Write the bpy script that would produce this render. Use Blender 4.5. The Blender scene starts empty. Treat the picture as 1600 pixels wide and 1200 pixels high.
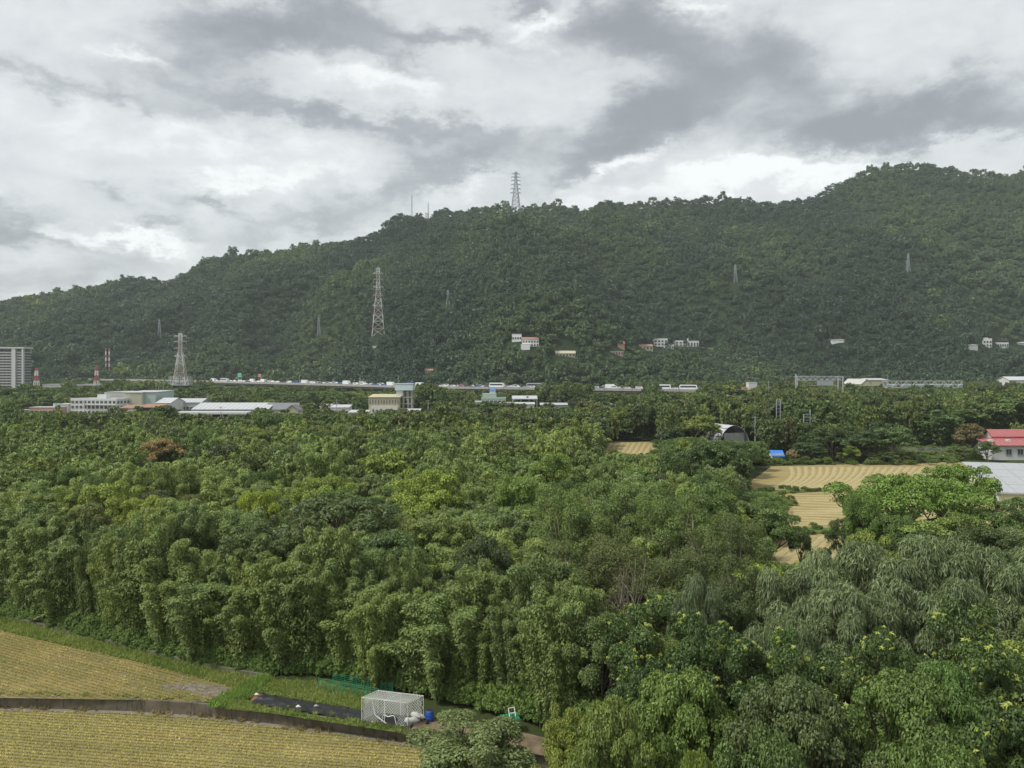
import bpy, math, random
import numpy as np

# ------------------------------------------------------------------ camera, sky, sun, exposure
S = bpy.context.scene
COL = S.collection
RAD = math.radians
CAMZ, F, YH = 25.0, 1200.0, 585.0          # eye height, focal length and horizon row of the 1600x1200 photograph
cam_d = bpy.data.cameras.new('camera')
cam = bpy.data.objects.new('camera', cam_d)
COL.objects.link(cam)
cam.location = (0, 0, CAMZ)
cam.rotation_euler = (RAD(90), 0, 0)
cam_d.sensor_width = 36
cam_d.lens = 36 * F / 1600
cam_d.shift_y = -(600 - YH) / 1600
cam_d.clip_start = 0.5
cam_d.clip_end = 8000
S.camera = cam

SUN_EL, SUN_AZ = 54, -112                  # the sun stands behind and to the left of the viewer
sun_d = bpy.data.lights.new('sun', 'SUN')
sun_d.energy = 1.5
sun_d.angle = RAD(11)
sun_d.color = (1.0, 0.965, 0.9)
sun = bpy.data.objects.new('sun', sun_d)
COL.objects.link(sun)
sun.rotation_euler = (RAD(90 - SUN_EL), 0, RAD(180 - SUN_AZ))

S.view_settings.view_transform = 'Standard'
S.view_settings.look = 'None'
S.view_settings.exposure = 1.2
S.view_settings.gamma = 1.0
S.cycles.use_denoising = True
S.cycles.denoising_prefilter = 'ACCURATE'
S.cycles.max_bounces = 6
S.cycles.diffuse_bounces = 2
S.cycles.glossy_bounces = 2
S.cycles.transmission_bounces = 3
S.cycles.transparent_max_bounces = 6
S.cycles.volume_bounces = 1
S.cycles.sample_clamp_indirect = 4.0


def N(nt, kind, **kw):
    n = nt.nodes.new(kind)
    for k, v in kw.items():
        setattr(n, k, v)
    return n


def mathn(nt, op, a, b=None, c=None, clamp=False):
    n = nt.nodes.new('ShaderNodeMath')
    n.operation = op
    n.use_clamp = clamp
    for i, v in enumerate((a, b, c)):
        if v is None:
            continue
        if isinstance(v, (int, float)):
            n.inputs[i].default_value = v
        else:
            nt.links.new(v, n.inputs[i])
    return n.outputs[0]


def vmath(nt, op, a, b=None, scale=None):
    n = nt.nodes.new('ShaderNodeVectorMath')
    n.operation = op
    for i, v in enumerate((a, b)):
        if v is None:
            continue
        if isinstance(v, (tuple, list)):
            n.inputs[i].default_value = v
        else:
            nt.links.new(v, n.inputs[i])
    if scale is not None:
        if isinstance(scale, (int, float)):
            n.inputs['Scale'].default_value = scale
        else:
            nt.links.new(scale, n.inputs['Scale'])
    return n.outputs['Value'] if op in ('DOT_PRODUCT', 'LENGTH') else n.outputs[0]


def noise(nt, vec, scale, detail=4, rough=0.55, dist=0.0):
    n = nt.nodes.new('ShaderNodeTexNoise')
    n.inputs['Scale'].default_value = scale
    n.inputs['Detail'].default_value = detail
    n.inputs['Roughness'].default_value = rough
    n.inputs['Distortion'].default_value = dist
    if vec is not None:
        nt.links.new(vec, n.inputs['Vector'])
    return n


def ramp(nt, fac, stops, interp='LINEAR'):
    n = nt.nodes.new('ShaderNodeValToRGB')
    n.color_ramp.interpolation = interp
    els = n.color_ramp.elements
    while len(els) < len(stops):
        els.new(0.5)
    for e, (p, c) in zip(els, stops):
        e.position = p
        e.color = (c[0], c[1], c[2], 1)
    nt.links.new(fac, n.inputs[0])
    return n.outputs[0]


def mixc(nt, fac, a, b, blend='MIX'):
    n = nt.nodes.new('ShaderNodeMix')
    n.data_type = 'RGBA'
    n.blend_type = blend
    for i, v in ((0, fac), (6, a), (7, b)):
        if isinstance(v, (int, float)):
            n.inputs[i].default_value = v
        elif isinstance(v, (tuple, list)):
            n.inputs[i].default_value = (v[0], v[1], v[2], 1)
        else:
            nt.links.new(v, n.inputs[i])
    return n.outputs[2]


def build_world():
    w = bpy.data.worlds.new('World')
    S.world = w
    w.use_nodes = True
    nt = w.node_tree
    nt.nodes.clear()
    out = N(nt, 'ShaderNodeOutputWorld')
    bg = N(nt, 'ShaderNodeBackground')
    nt.links.new(bg.outputs[0], out.inputs[0])
    sky = N(nt, 'ShaderNodeTexSky')
    sky.sky_type = 'NISHITA'
    sky.sun_disc = False
    sky.sun_elevation = RAD(SUN_EL)
    sky.sun_rotation = RAD(SUN_AZ)
    sky.air_density = 1.0
    sky.dust_density = 3.0
    tc = N(nt, 'ShaderNodeTexCoord')
    d0 = tc.outputs['Generated']
    # the cloud deck: a layer of height 1 seen from below, so clouds flatten towards the horizon
    sep = N(nt, 'ShaderNodeSeparateXYZ')
    nt.links.new(d0, sep.inputs[0])
    zc = mathn(nt, 'ADD', mathn(nt, 'MAXIMUM', sep.outputs[2], 0.0), 0.16)
    cmb = N(nt, 'ShaderNodeCombineXYZ')
    nt.links.new(mathn(nt, 'DIVIDE', sep.outputs[0], zc), cmb.inputs[0])
    nt.links.new(mathn(nt, 'DIVIDE', sep.outputs[1], zc), cmb.inputs[1])
    plane = cmb.outputs[0]
    # wispy edges: push the directions about with turbulence, coarse and fine
    st = vmath(nt, 'MULTIPLY', d0, (1.0, 1.0, 1.9))
    wn = noise(nt, st, 6.0, 2, 0.5)
    wv = vmath(nt, 'MULTIPLY', vmath(nt, 'SUBTRACT', wn.outputs['Color'], (0.5, 0.5, 0.5)), (0.16, 0.05, 0.07))
    wn2 = noise(nt, st, 19.0, 6, 0.7)
    wv2 = vmath(nt, 'MULTIPLY', vmath(nt, 'SUBTRACT', wn2.outputs['Color'], (0.5, 0.5, 0.5)), (0.11, 0.02, 0.08))
    d = vmath(nt, 'ADD', vmath(nt, 'ADD', d0, wv), wv2)
    dens = None
    # cloud masses: (px, py, half width, half height, tilt degrees, weight)
    masses = [
        (375, 62, 95, 42, -14, 0.75), (470, 40, 70, 30, -20, 0.35), (560, 20, 75, 34, 10, 0.55), (700, 70, 105, 15, 3, 0.5), (610, 95, 60, 12, 25, 0.3),
        (815, 25, 26, 24, 0, 0.5), (975, 35, 100, 34, 18, 0.6), (1010, 75, 110, 30, 12, 0.45), (1230, 90, 70, 44, 25, 0.55),
        (1060, 160, 105, 46, -20, 0.68), (960, 215, 90, 34, -28, 0.55), (890, 275, 46, 22, -20, 0.4), (1300, 185, 110, 34, 6, 0.45), (1420, 175, 150, 34, 3, 0.75), (1520, 210, 130, 22, 0, 0.5),
        (120, 145, 210, 17, 4, 0.42), (400, 165, 170, 22, 8, 0.45), (640, 192, 170, 17, 2, 0.55), (740, 245, 80, 30, -6, 0.5), (690, 275, 60, 20, -25, 0.3),
        (40, 340, 60, 22, -12, 0.6), (110, 372, 50, 14, 8, 0.45), (250, 348, 40, 12, 0, 0.45), (300, 318, 50, 14, -10, 0.4), (370, 330, 50, 10, 10, 0.35), (175, 303, 26, 12, 20, 0.35),
        (600, 320, 110, 20, -10, 0.35), (100, 425, 170, 26, -6, 0.3), (470, 360, 130, 16, -8, 0.3), (1010, 292, 70, 18, 0, 0.3),
        (840, 40, 46, 16, -30, -0.6), (720, 290, 40, 18, -40, -0.45), (960, 265, 46, 12, -28, -0.6), (1120, 280, 150, 20, -8, -0.45), (1340, 245, 180, 16, 0, -0.4),
        (200, 368, 70, 12, 10, -0.5), (100, 358, 40, 10, 30, -0.4), (400, 282, 130, 12, -6, -0.3), (240, 95, 40, 10, 10, -0.4), (560, 120, 130, 14, 6, -0.25), (1080, 15, 46, 12, 0, -0.4), (330, 225, 260, 22, 2, -0.15)]
    for (px, py, sx, sy, tilt, wgt) in masses:
        c = np.array([(px - 800) / F, 1.0, (YH - py) / F])
        k = np.linalg.norm(c)
        c = c / k
        mp = N(nt, 'ShaderNodeMapping', vector_type='TEXTURE')
        mp.inputs['Location'].default_value = tuple(c)
        mp.inputs['Rotation'].default_value = (math.asin(c[2]), RAD(tilt), math.atan2(-c[0], c[1]))
        sg = 1.12 / (F * k)
        mp.inputs['Scale'].default_value = (sx * sg, 10.0, sy * sg)
        nt.links.new(d, mp.inputs[0])
        q = vmath(nt, 'DOT_PRODUCT', mp.outputs[0], mp.outputs[0])
        g = mathn(nt, 'POWER', 0.36788, q)
        dens = mathn(nt, 'MULTIPLY_ADD', g, wgt, 0.0 if dens is None else dens)
    big = noise(nt, plane, 0.9, 5, 0.62).outputs['Fac']
    fine = noise(nt, vmath(nt, 'ADD', st, vmath(nt, 'SCALE', wv, scale=1.0)), 15.0, 6, 0.6).outputs['Fac']
    dens = mathn(nt, 'MULTIPLY_ADD', mathn(nt, 'SUBTRACT', big, 0.5), 0.3, dens)
    dens = mathn(nt, 'MULTIPLY_ADD', mathn(nt, 'SUBTRACT', fine, 0.5), 0.7, dens)
    sm = N(nt, 'ShaderNodeMapRange', interpolation_type='SMOOTHSTEP')
    sm.inputs['From Min'].default_value = -0.42
    sm.inputs['From Max'].default_value = 0.95
    nt.links.new(dens, sm.inputs['Value'])
    dens = sm.outputs[0]
    cloud = ramp(nt, dens, [(0.0, (0.53, 0.54, 0.532)), (0.14, (0.42, 0.431, 0.428)), (0.38, (0.345, 0.357, 0.358)), (0.68, (0.238, 0.249, 0.254)), (1.0, (0.165, 0.174, 0.18))])
    skyc = mixc(nt, 1.0, sky.outputs[0], (0.1, 0.1, 0.1), 'MULTIPLY')
    col = mixc(nt, 0.9, skyc, cloud)
    SKYC.append(col)
    nt.links.new(col, bg.inputs[0])
    bg.inputs[1].default_value = 0.87
    w.cycles.sampling_method = 'MANUAL'
    w.cycles.sample_map_resolution = 256


SKYC = []
build_world()

# ------------------------------------------------------------------ helpers
rng = np.random.default_rng(7)
random.seed(7)


def at(px, py, Y):
    return ((px - 800) * Y / F, Y, CAMZ - (py - YH) * Y / F)


def gnd(px, py, z=0.0):
    Y = F * (CAMZ - z) / (py - YH)
    return ((px - 800) * Y / F, Y)


def link(o, parent=None):
    COL.objects.link(o)
    if parent is not None:
        o.parent = parent
    return o


def tag(o, label=None, cat=None, group=None, kind=None):
    for k, v in (('label', label), ('category', cat), ('group', group), ('kind', kind)):
        if v:
            o[k] = v
    return o


def thing(name, label, cat, loc=(0, 0, 0), rotz=0.0, group=None):
    o = bpy.data.objects.new(name, None)
    o.empty_display_size = 0.5
    link(o)
    o.location = loc
    o.rotation_euler = (0, 0, rotz)
    return tag(o, label, cat, group)


class MB:
    """collects shapes and builds ONE mesh object"""
    def __init__(self):
        self.v, self.f, self.m = [], [], []

    def add(self, vs, fs, m=0):
        o = len(self.v)
        self.v.extend(tuple(map(float, p)) for p in vs)
        self.f.extend(tuple(o + i for i in q) for q in fs)
        self.m.extend([m] * len(fs))
        return self

    def box(self, x0, x1, y0, y1, z0, z1, m=0):
        return self.add([(x0, y0, z0), (x1, y0, z0), (x1, y1, z0), (x0, y1, z0), (x0, y0, z1), (x1, y0, z1), (x1, y1, z1), (x0, y1, z1)],
                        [(3, 2, 1, 0), (4, 5, 6, 7), (0, 1, 5, 4), (1, 2, 6, 5), (2, 3, 7, 6), (3, 0, 4, 7)], m)

    def bar(self, a, b, w, h=None, m=0):
        """square bar from a to b"""
        return self.tube([a, b], [w / 2 * 1.414] * 2, 4, m, h)

    def tube(self, pts, rad, n=6, m=0, h=None, cap=True):
        pts = [np.array(p, float) for p in pts]
        vs, fs = [], []
        for i, p in enumerate(pts):
            t = pts[min(i + 1, len(pts) - 1)] - pts[max(i - 1, 0)]
            t = t / (np.linalg.norm(t) + 1e-9)
            ref = np.array((0, 0, 1.0)) if abs(t[2]) < 0.9 else np.array((1.0, 0, 0))
            a = np.cross(t, ref)
            a /= np.linalg.norm(a)
            b = np.cross(a, t)
            for k in range(n):
                an = 2 * math.pi * (k + 0.5) / n
                vs.append(p + rad[i] * (math.cos(an) * a + math.sin(an) * b))
        for i in range(len(pts) - 1):
            for k in range(n):
                k2 = (k + 1) % n
                fs.append((i * n + k, i * n + k2, (i + 1) * n + k2, (i + 1) * n + k))
        if cap:
            fs.append(tuple(range(n))[::-1])
            fs.append(tuple((len(pts) - 1) * n + k for k in range(n)))
        return self.add(vs, fs, m)

    def prism(self, poly, z0, z1, m=0):
        n = len(poly)
        return self.add([(x, y, z0) for x, y in poly] + [(x, y, z1) for x, y in poly],
                        [tuple(range(n))[::-1], tuple(range(n, 2 * n))] + [(i, (i + 1) % n, n + (i + 1) % n, n + i) for i in range(n)], m)

    def mesh(self, name, mats):
        me = bpy.data.meshes.new(name)
        me.from_pydata(self.v, [], self.f)
        for mm in (mats if isinstance(mats, (list, tuple)) else [mats]):
            me.materials.append(mm)
        me.polygons.foreach_set('material_index', self.m)
        me.update()
        return me

    def build(self, name, mats, parent=None, smooth=False):
        me = self.mesh(name, mats)
        if smooth:
            me.polygons.foreach_set('use_smooth', [True] * len(me.polygons))
        return link(bpy.data.objects.new(name, me), parent)


def inst(name, me, parent, loc=(0, 0, 0), rot=(0, 0, 0), scale=(1, 1, 1)):
    o = bpy.data.objects.new(name, me)
    link(o, parent)
    o.location, o.rotation_euler, o.scale = loc, rot, scale
    return o


def hash2(ix, iy, seed):
    h = (ix.astype(np.int64) * 374761393 + iy.astype(np.int64) * 668265263 + seed * 1442695041) & 0x7fffffff
    h = ((h ^ (h >> 13)) * 1274126177) & 0x7fffffff
    return ((h ^ (h >> 16)) & 0xffff) / 65535.0


def vnoise(x, y, seed=0):
    x, y = np.asarray(x, float), np.asarray(y, float)
    ix, iy = np.floor(x), np.floor(y)
    fx, fy = x - ix, y - iy
    fx, fy = fx * fx * (3 - 2 * fx), fy * fy * (3 - 2 * fy)
    a, b = hash2(ix, iy, seed), hash2(ix + 1, iy, seed)
    c, d = hash2(ix, iy + 1, seed), hash2(ix + 1, iy + 1, seed)
    return (a * (1 - fx) + b * fx) * (1 - fy) + (c * (1 - fx) + d * fx) * fy - 0.5


def fbm(x, y, seed=0, o=4):
    s, a = 0.0, 1.0
    for i in range(o):
        s = s + a * vnoise(np.asarray(x) * 2 ** i, np.asarray(y) * 2 ** i, seed + i * 17)
        a *= 0.5
    return s


# ------------------------------------------------------------------ materials
MATS = {}


def newmat(name):
    m = bpy.data.materials.new(name)
    m.use_nodes = True
    nt = m.node_tree
    b = nt.nodes['Principled BSDF']
    MATS[name] = m
    return m, nt, b


def plain(name, col, rough=0.7, var=0.25, scale=0.6, metal=0.0, spec=0.3, streak=0.0, bump=0.0):
    """base colour with weathering blotches and, if asked, rain streaks"""
    m, nt, b = newmat(name)
    tc = N(nt, 'ShaderNodeTexCoord')
    n1 = noise(nt, tc.outputs['Object'], scale, 6, 0.65)
    k = mathn(nt, 'ADD', mathn(nt, 'MULTIPLY', mathn(nt, 'SUBTRACT', n1.outputs['Fac'], 0.5), 2 * var), 1.0)
    if streak:
        s = vmath(nt, 'MULTIPLY', tc.outputs['Object'], (1.6, 1.6, 0.12))
        n2 = noise(nt, s, 1.3, 5, 0.6)
        k = mathn(nt, 'SUBTRACT', k, mathn(nt, 'MULTIPLY', mathn(nt, 'MAXIMUM', mathn(nt, 'SUBTRACT', n2.outputs['Fac'], 0.5), 0.0), streak * 4))
    c = vmath(nt, 'SCALE', (col[0], col[1], col[2]), scale=k)
    nt.links.new(c, b.inputs['Base Color'])
    b.inputs['Roughness'].default_value = rough
    b.inputs['Metallic'].default_value = metal
    b.inputs['Specular IOR Level'].default_value = spec
    if bump:
        bp = N(nt, 'ShaderNodeBump')
        bp.inputs['Strength'].default_value = bump
        bp.inputs['Distance'].default_value = 0.05
        nb = noise(nt, tc.outputs['Object'], 18, 4)
        nt.links.new(nb.outputs['Fac'], bp.inputs['Height'])
        nt.links.new(bp.outputs[0], b.inputs['Normal'])
    return m


def foliage(name, young=0.25, island=0.6, trans=0.2, shift=(1.22, 1.12, 0.8), rough=0.5, clump=0.5):
    """leaf colour: the tree's own tint, varied leaf by leaf and spray by spray"""
    m, nt, b = newmat(name)
    out = nt.nodes['Material Output']
    att = N(nt, 'ShaderNodeAttribute')
    att.attribute_type = 'INSTANCER'
    att.attribute_name = 'tint'
    geo = N(nt, 'ShaderNodeNewGeometry')
    tc = N(nt, 'ShaderNodeTexCoord')
    oi = N(nt, 'ShaderNodeObjectInfo')
    pos = vmath(nt, 'ADD', tc.outputs['Object'], vmath(nt, 'SCALE', (37.0, 11.0, 53.0), scale=oi.outputs['Random']))
    n1 = noise(nt, pos, 0.55, 3, 0.6)
    k = mathn(nt, 'ADD', mathn(nt, 'MULTIPLY', mathn(nt, 'SUBTRACT', geo.outputs['Random Per Island'], 0.5), island), 1.0)
    k = mathn(nt, 'MULTIPLY', k, mathn(nt, 'ADD', mathn(nt, 'MULTIPLY', mathn(nt, 'SUBTRACT', n1.outputs['Fac'], 0.5), clump * 2), 1.0))
    c = vmath(nt, 'SCALE', vmath(nt, 'MULTIPLY', att.outputs['Color'], (1.42, 1.42, 1.18)), scale=k)
    yng = vmath(nt, 'MULTIPLY', c, shift)
    f = mathn(nt, 'MULTIPLY', mathn(nt, 'SUBTRACT', noise(nt, pos, 1.3, 2).outputs['Fac'], 0.42), young * 5, clamp=True)
    c = mixc(nt, f, c, yng)
    nt.links.new(c, b.inputs['Base Color'])
    b.inputs['Roughness'].default_value = rough
    b.inputs['Specular IOR Level'].default_value = 0.35
    tr = N(nt, 'ShaderNodeBsdfTranslucent')
    tcol = vmath(nt, 'MULTIPLY', c, (1.25, 1.3, 0.7))
    nt.links.new(tcol, tr.inputs[0])
    mx = N(nt, 'ShaderNodeMixShader')
    mx.inputs[0].default_value = trans
    nt.links.new(b.outputs[0], mx.inputs[1])
    nt.links.new(tr.outputs[0], mx.inputs[2])
    nt.links.new(mx.outputs[0], out.inputs[0])
    return m


M_LEAF = foliage('leaf')
M_FAR = foliage('far_leaf', young=0.3, island=0.5, clump=0.45, trans=0.12)
M_SHOOT = foliage('young_shoot', young=0.1, island=0.4, trans=0.4)
M_BARK = plain('bark', (0.11, 0.09, 0.065), 0.9, 0.4, 3.0)
M_PALEBARK = plain('pale_bark', (0.27, 0.24, 0.19), 0.9, 0.35, 3.0)
M_CULM = plain('bamboo_culm', (0.13, 0.15, 0.05), 0.5, 0.4, 1.0)
M_WHITE = plain('white_wall', (0.56, 0.57, 0.56), 0.8, 0.1, 0.3, streak=0.12)
M_OFFW = plain('aged_white_wall', (0.45, 0.45, 0.42), 0.85, 0.14, 0.3, streak=0.25)
M_CREAM = plain('cream_wall', (0.44, 0.41, 0.28), 0.85, 0.12, 0.3, streak=0.18)
M_BEIGE = plain('beige_cladding', (0.46, 0.44, 0.33), 0.7, 0.1, 0.3, streak=0.1)
M_GREENW = plain('pale_green_wall', (0.38, 0.47, 0.41), 0.8, 0.1, 0.3, streak=0.15)
M_GREYGREEN = plain('grey_green_cladding', (0.34, 0.42, 0.39), 0.7, 0.1, 0.3, streak=0.1)
M_PALEBLUE = plain('pale_blue_panel', (0.50, 0.62, 0.63), 0.6, 0.08, 0.4)
M_PINK = plain('pink_brick', (0.42, 0.27, 0.23), 0.9, 0.2, 1.0)
M_ROOFW = plain('white_metal_roof', (0.44, 0.455, 0.47), 0.45, 0.1, 0.25, streak=0.12)
M_ROOFG = plain('grey_roof', (0.17, 0.18, 0.20), 0.7, 0.2, 0.5)
M_ROOFR = plain('red_metal_roof', (0.36, 0.12, 0.12), 0.5, 0.12, 0.5, streak=0.1)
M_RUST = plain('rusty_roof', (0.30, 0.17, 0.12), 0.8, 0.35, 0.6)
M_CONC = plain('concrete', (0.36, 0.35, 0.32), 0.9, 0.2, 0.4, streak=0.3)
M_DECK = plain('viaduct_concrete', (0.33, 0.31, 0.29), 0.9, 0.15, 0.1, streak=0.35)
M_ASPH = plain('asphalt', (0.06, 0.06, 0.062), 0.9, 0.2, 0.3)
M_STEEL = plain('galvanised_steel', (0.50, 0.52, 0.53), 0.55, 0.12, 0.4, metal=0.25)
M_DSTEEL = plain('dull_steel', (0.33, 0.36, 0.38), 0.6, 0.12, 0.4, metal=0.2)
M_GLASS = plain('window_glass', (0.035, 0.045, 0.055), 0.15, 0.15, 0.5, spec=0.6)
M_DARK = plain('dark_and_painted_shade', (0.03, 0.03, 0.03), 0.9, 0.2, 0.5)  # near-black: painted shade of open fronts, also dark lid, jug and door
M_SLATE = plain('slate_blue_wall', (0.13, 0.15, 0.19), 0.6, 0.15, 0.2)
M_PIPEW = plain('white_pipe', (0.75, 0.75, 0.73), 0.5, 0.1, 2.0)
M_NET = plain('white_netting', (0.72, 0.74, 0.70), 0.8, 0.1, 2.0)
M_GNET = plain('green_netting', (0.03, 0.24, 0.12), 0.7, 0.15, 2.0)
M_BLUE = plain('blue_plastic', (0.03, 0.10, 0.42), 0.4, 0.15, 3.0)
M_TARP = plain('blue_tarp', (0.04, 0.20, 0.60), 0.5, 0.15, 1.0)
M_MULCH = plain('black_mulch_film', (0.028, 0.03, 0.034), 0.35, 0.4, 2.5, spec=0.6, bump=0.8)
M_SACK = plain('white_sack', (0.68, 0.68, 0.64), 0.7, 0.12, 4.0)
M_GSIGN = plain('green_sign', (0.10, 0.36, 0.28), 0.5, 0.05, 1.0)
M_RSIGN = plain('red_sign', (0.60, 0.10, 0.09), 0.5, 0.05, 1.0)
M_WOOD = plain('bamboo_pole', (0.42, 0.37, 0.24), 0.8, 0.2, 2.0)
M_TYRE = plain('tyre', (0.02, 0.02, 0.02), 0.8, 0.1, 1.0)
M_GHOUSE = plain('greenhouse_film', (0.66, 0.70, 0.72), 0.35, 0.08, 0.4, spec=0.5)


def banded(name, c1, c2, band, ofs=0.0):
    m, nt, b = newmat(name)
    tc = N(nt, 'ShaderNodeTexCoord')
    sp = N(nt, 'ShaderNodeSeparateXYZ')
    nt.links.new(tc.outputs['Object'], sp.inputs[0])
    f = mathn(nt, 'GREATER_THAN', mathn(nt, 'FRACT', mathn(nt, 'MULTIPLY', mathn(nt, 'ADD', sp.outputs[2], ofs), 1 / (2 * band))), 0.5)
    nt.links.new(mixc(nt, f, c1, c2), b.inputs['Base Color'])
    b.inputs['Roughness'].default_value = 0.6
    return m


M_BAND = banded('red_white_paint', (0.74, 0.73, 0.71), (0.42, 0.16, 0.12), 7.5, 1.0)
M_BANDF = banded('faded_red_white_paint', (0.60, 0.60, 0.59), (0.46, 0.40, 0.37), 10.0, 4.0)
M_BANDS = banded('small_red_white_paint', (0.76, 0.74, 0.72), (0.48, 0.11, 0.09), 4.0)


def ground_mat(name, cols, scale, bump=0.4, stretch=None, angle=0.0, bscale=8.0):
    """patchy earth: three colours blended by noise, stretched along the rows when asked"""
    m, nt, b = newmat(name)
    tc = N(nt, 'ShaderNodeTexCoord')
    v = tc.outputs['Object']
    n0 = noise(nt, v, scale, 8, 0.65)
    f = n0.outputs['Fac']
    if stretch:
        mp = N(nt, 'ShaderNodeMapping')
        mp.inputs['Rotation'].default_value = (0, 0, -angle)
        nt.links.new(v, mp.inputs[0])
        s = vmath(nt, 'MULTIPLY', mp.outputs[0], stretch)
        n1 = noise(nt, s, 1.0, 5, 0.6)
        f = mathn(nt, 'ADD', mathn(nt, 'MULTIPLY', f, 0.45), mathn(nt, 'MULTIPLY', n1.outputs['Fac'], 0.55))
    fine = noise(nt, v, bscale, 6, 0.7)
    f = mathn(nt, 'ADD', mathn(nt, 'MULTIPLY', f, 0.8), mathn(nt, 'MULTIPLY', fine.outputs['Fac'], 0.2))
    c = ramp(nt, f, [(0.36, cols[0]), (0.5, cols[1]), (0.63, cols[2])])
    nt.links.new(c, b.inputs['Base Color'])
    b.inputs['Roughness'].default_value = 0.95
    b.inputs['Specular IOR Level'].default_value = 0.1
    bp = N(nt, 'ShaderNodeBump')
    bp.inputs['Strength'].default_value = bump
    bp.inputs['Distance'].default_value = 0.12
    nt.links.new(fine.outputs['Fac'], bp.inputs['Height'])
    nt.links.new(bp.outputs[0], b.inputs['Normal'])
    return m


M_GROUND = ground_mat('forest_floor', [(0.03, 0.035, 0.014), (0.045, 0.06, 0.02), (0.07, 0.085, 0.03)], 0.08)
M_HILL = ground_mat('hill_floor', [(0.018, 0.028, 0.012), (0.025, 0.04, 0.016), (0.035, 0.05, 0.02)], 0.02)
M_GRASSY = ground_mat('grassy_earth', [(0.06, 0.085, 0.022), (0.085, 0.13, 0.03), (0.13, 0.17, 0.05)], 0.5)
M_MUD = ground_mat('grey_mud', [(0.10, 0.085, 0.06), (0.165, 0.145, 0.115), (0.24, 0.215, 0.18)], 1.6)
M_SOIL = ground_mat('bare_soil', [(0.10, 0.075, 0.05), (0.17, 0.13, 0.085), (0.24, 0.19, 0.13)], 0.7)
ROW1 = math.atan2(-4.7, 30.6)
ROW2 = math.atan2(-14.4, 28.8)
M_FIELD1 = ground_mat('stubble_soil', [(0.13, 0.115, 0.055), (0.20, 0.175, 0.08), (0.27, 0.245, 0.115)], 0.25, 0.6, (0.12, 3.0, 1), ROW1, 6)
M_FIELD2 = ground_mat('weedy_stubble_soil', [(0.10, 0.125, 0.045), (0.18, 0.155, 0.07), (0.28, 0.225, 0.10)], 0.16, 0.6, (0.09, 0.9, 1), ROW2, 6)
M_FIELD3 = ground_mat('dry_stubble', [(0.215, 0.172, 0.076), (0.275, 0.223, 0.10), (0.325, 0.268, 0.125)], 0.12, 0.6, (0.05, 1.0, 1), 0.0, 2)
M_STRAW = plain('straw', (0.40, 0.325, 0.135), 0.9, 0.3, 3.0)
M_STRAWF = plain('bright_straw', (0.35, 0.292, 0.145), 0.9, 0.3, 1.5)

# ------------------------------------------------------------------ terrain
RIDGE = np.array([(-500, 520), (-200, 500), (0, 478), (50, 462), (100, 455), (150, 447), (190, 436), (215, 433), (250, 440), (270, 437), (300, 420),
                  (340, 400), (365, 395), (400, 397), (430, 390), (480, 380), (540, 375), (588, 364), (600, 350), (612, 340), (630, 334), (665, 334),
                  (680, 328), (695, 326), (710, 333), (740, 325), (790, 321), (850, 320), (880, 320), (905, 330), (920, 327), (940, 319), (975, 318),
                  (1000, 317), (1050, 309), (1100, 308), (1140, 307), (1180, 315), (1220, 315), (1250, 311), (1280, 300), (1310, 285), (1340, 268),
                  (1380, 257), (1420, 254), (1455, 257), (1490, 264), (1548, 267), (1556, 276), (1570, 275), (1600, 265), (1700, 240), (2000, 260), (2300, 300)], float)
YR, Y0 = 1400.0, 720.0


def hill_z(X, Y):
    X, Y = np.asarray(X, float), np.asarray(Y, float)
    zr = CAMZ + (YH - np.interp(800 + F * X / YR, RIDGE[:, 0], RIDGE[:, 1])) * YR / F - 9.0
    wob = 30 * fbm(X / 300, X * 0 + 3.3, 5, 2)
    y0 = Y0 + wob
    t = (Y - y0) / (YR - y0)
    tc = np.clip(t, 0, 1)
    s = 0.72 * tc + 0.28 * tc * tc
    win = np.clip(4 * tc * (1 - tc), 0, 1)
    sp = 190 * fbm(X / 330 + 0.25 * fbm(Y / 220, X / 400, 9, 2), Y / 650, 21, 3) * win + 26 * fbm(X / 90, Y / 130, 41, 3) * win
    sp = sp + 150 * (0.22 - np.abs(fbm(X / 210 + 0.5 * vnoise(Y / 160, X / 300, 3), Y / 700, 61, 2))) * win
    front = zr * s + sp * np.clip(zr / 280, 0.35, 1)
    back = zr * (1 - 0.9 * np.clip((Y - YR) / 600, 0, 1))
    return np.where(t <= 0, -1.5, np.where(t <= 1, np.maximum(front, 0.0), back))


def hill_hit(px, py, lift=0.0):
    """where the ray through a photograph pixel meets the hill"""
    Ys = np.arange(700, 1500, 1.0)
    X = (px - 800) * Ys / F
    zray = CAMZ - (py - YH) * Ys / F
    below = np.where(hill_z(X, Ys) + lift >= zray)[0]
    i = below[0] if len(below) else np.argmin(np.abs(Ys - YR))
    return float(X[i]), float(Ys[i]), float(hill_z(X[i], Ys[i]))


xs = np.arange(-1850, 1851, 25.0)
ys = np.concatenate([np.arange(690, 1460, 14.0), np.arange(1460, 1880, 35.0)])
GX, GY = np.meshgrid(xs, ys)
GZ = hill_z(GX, GY)
nx, ny = len(xs), len(ys)
mb = MB()
mb.v = list(zip(GX.ravel().tolist(), GY.ravel().tolist(), GZ.ravel().tolist()))
mb.f = [(j * nx + i, j * nx + i + 1, (j + 1) * nx + i + 1, (j + 1) * nx + i) for j in range(ny - 1) for i in range(nx - 1)]
mb.m = [0] * len(mb.f)
tag(mb.build('hill', M_HILL, smooth=True), 'long forested ridge rising behind the whole valley', kind='structure')

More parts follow.
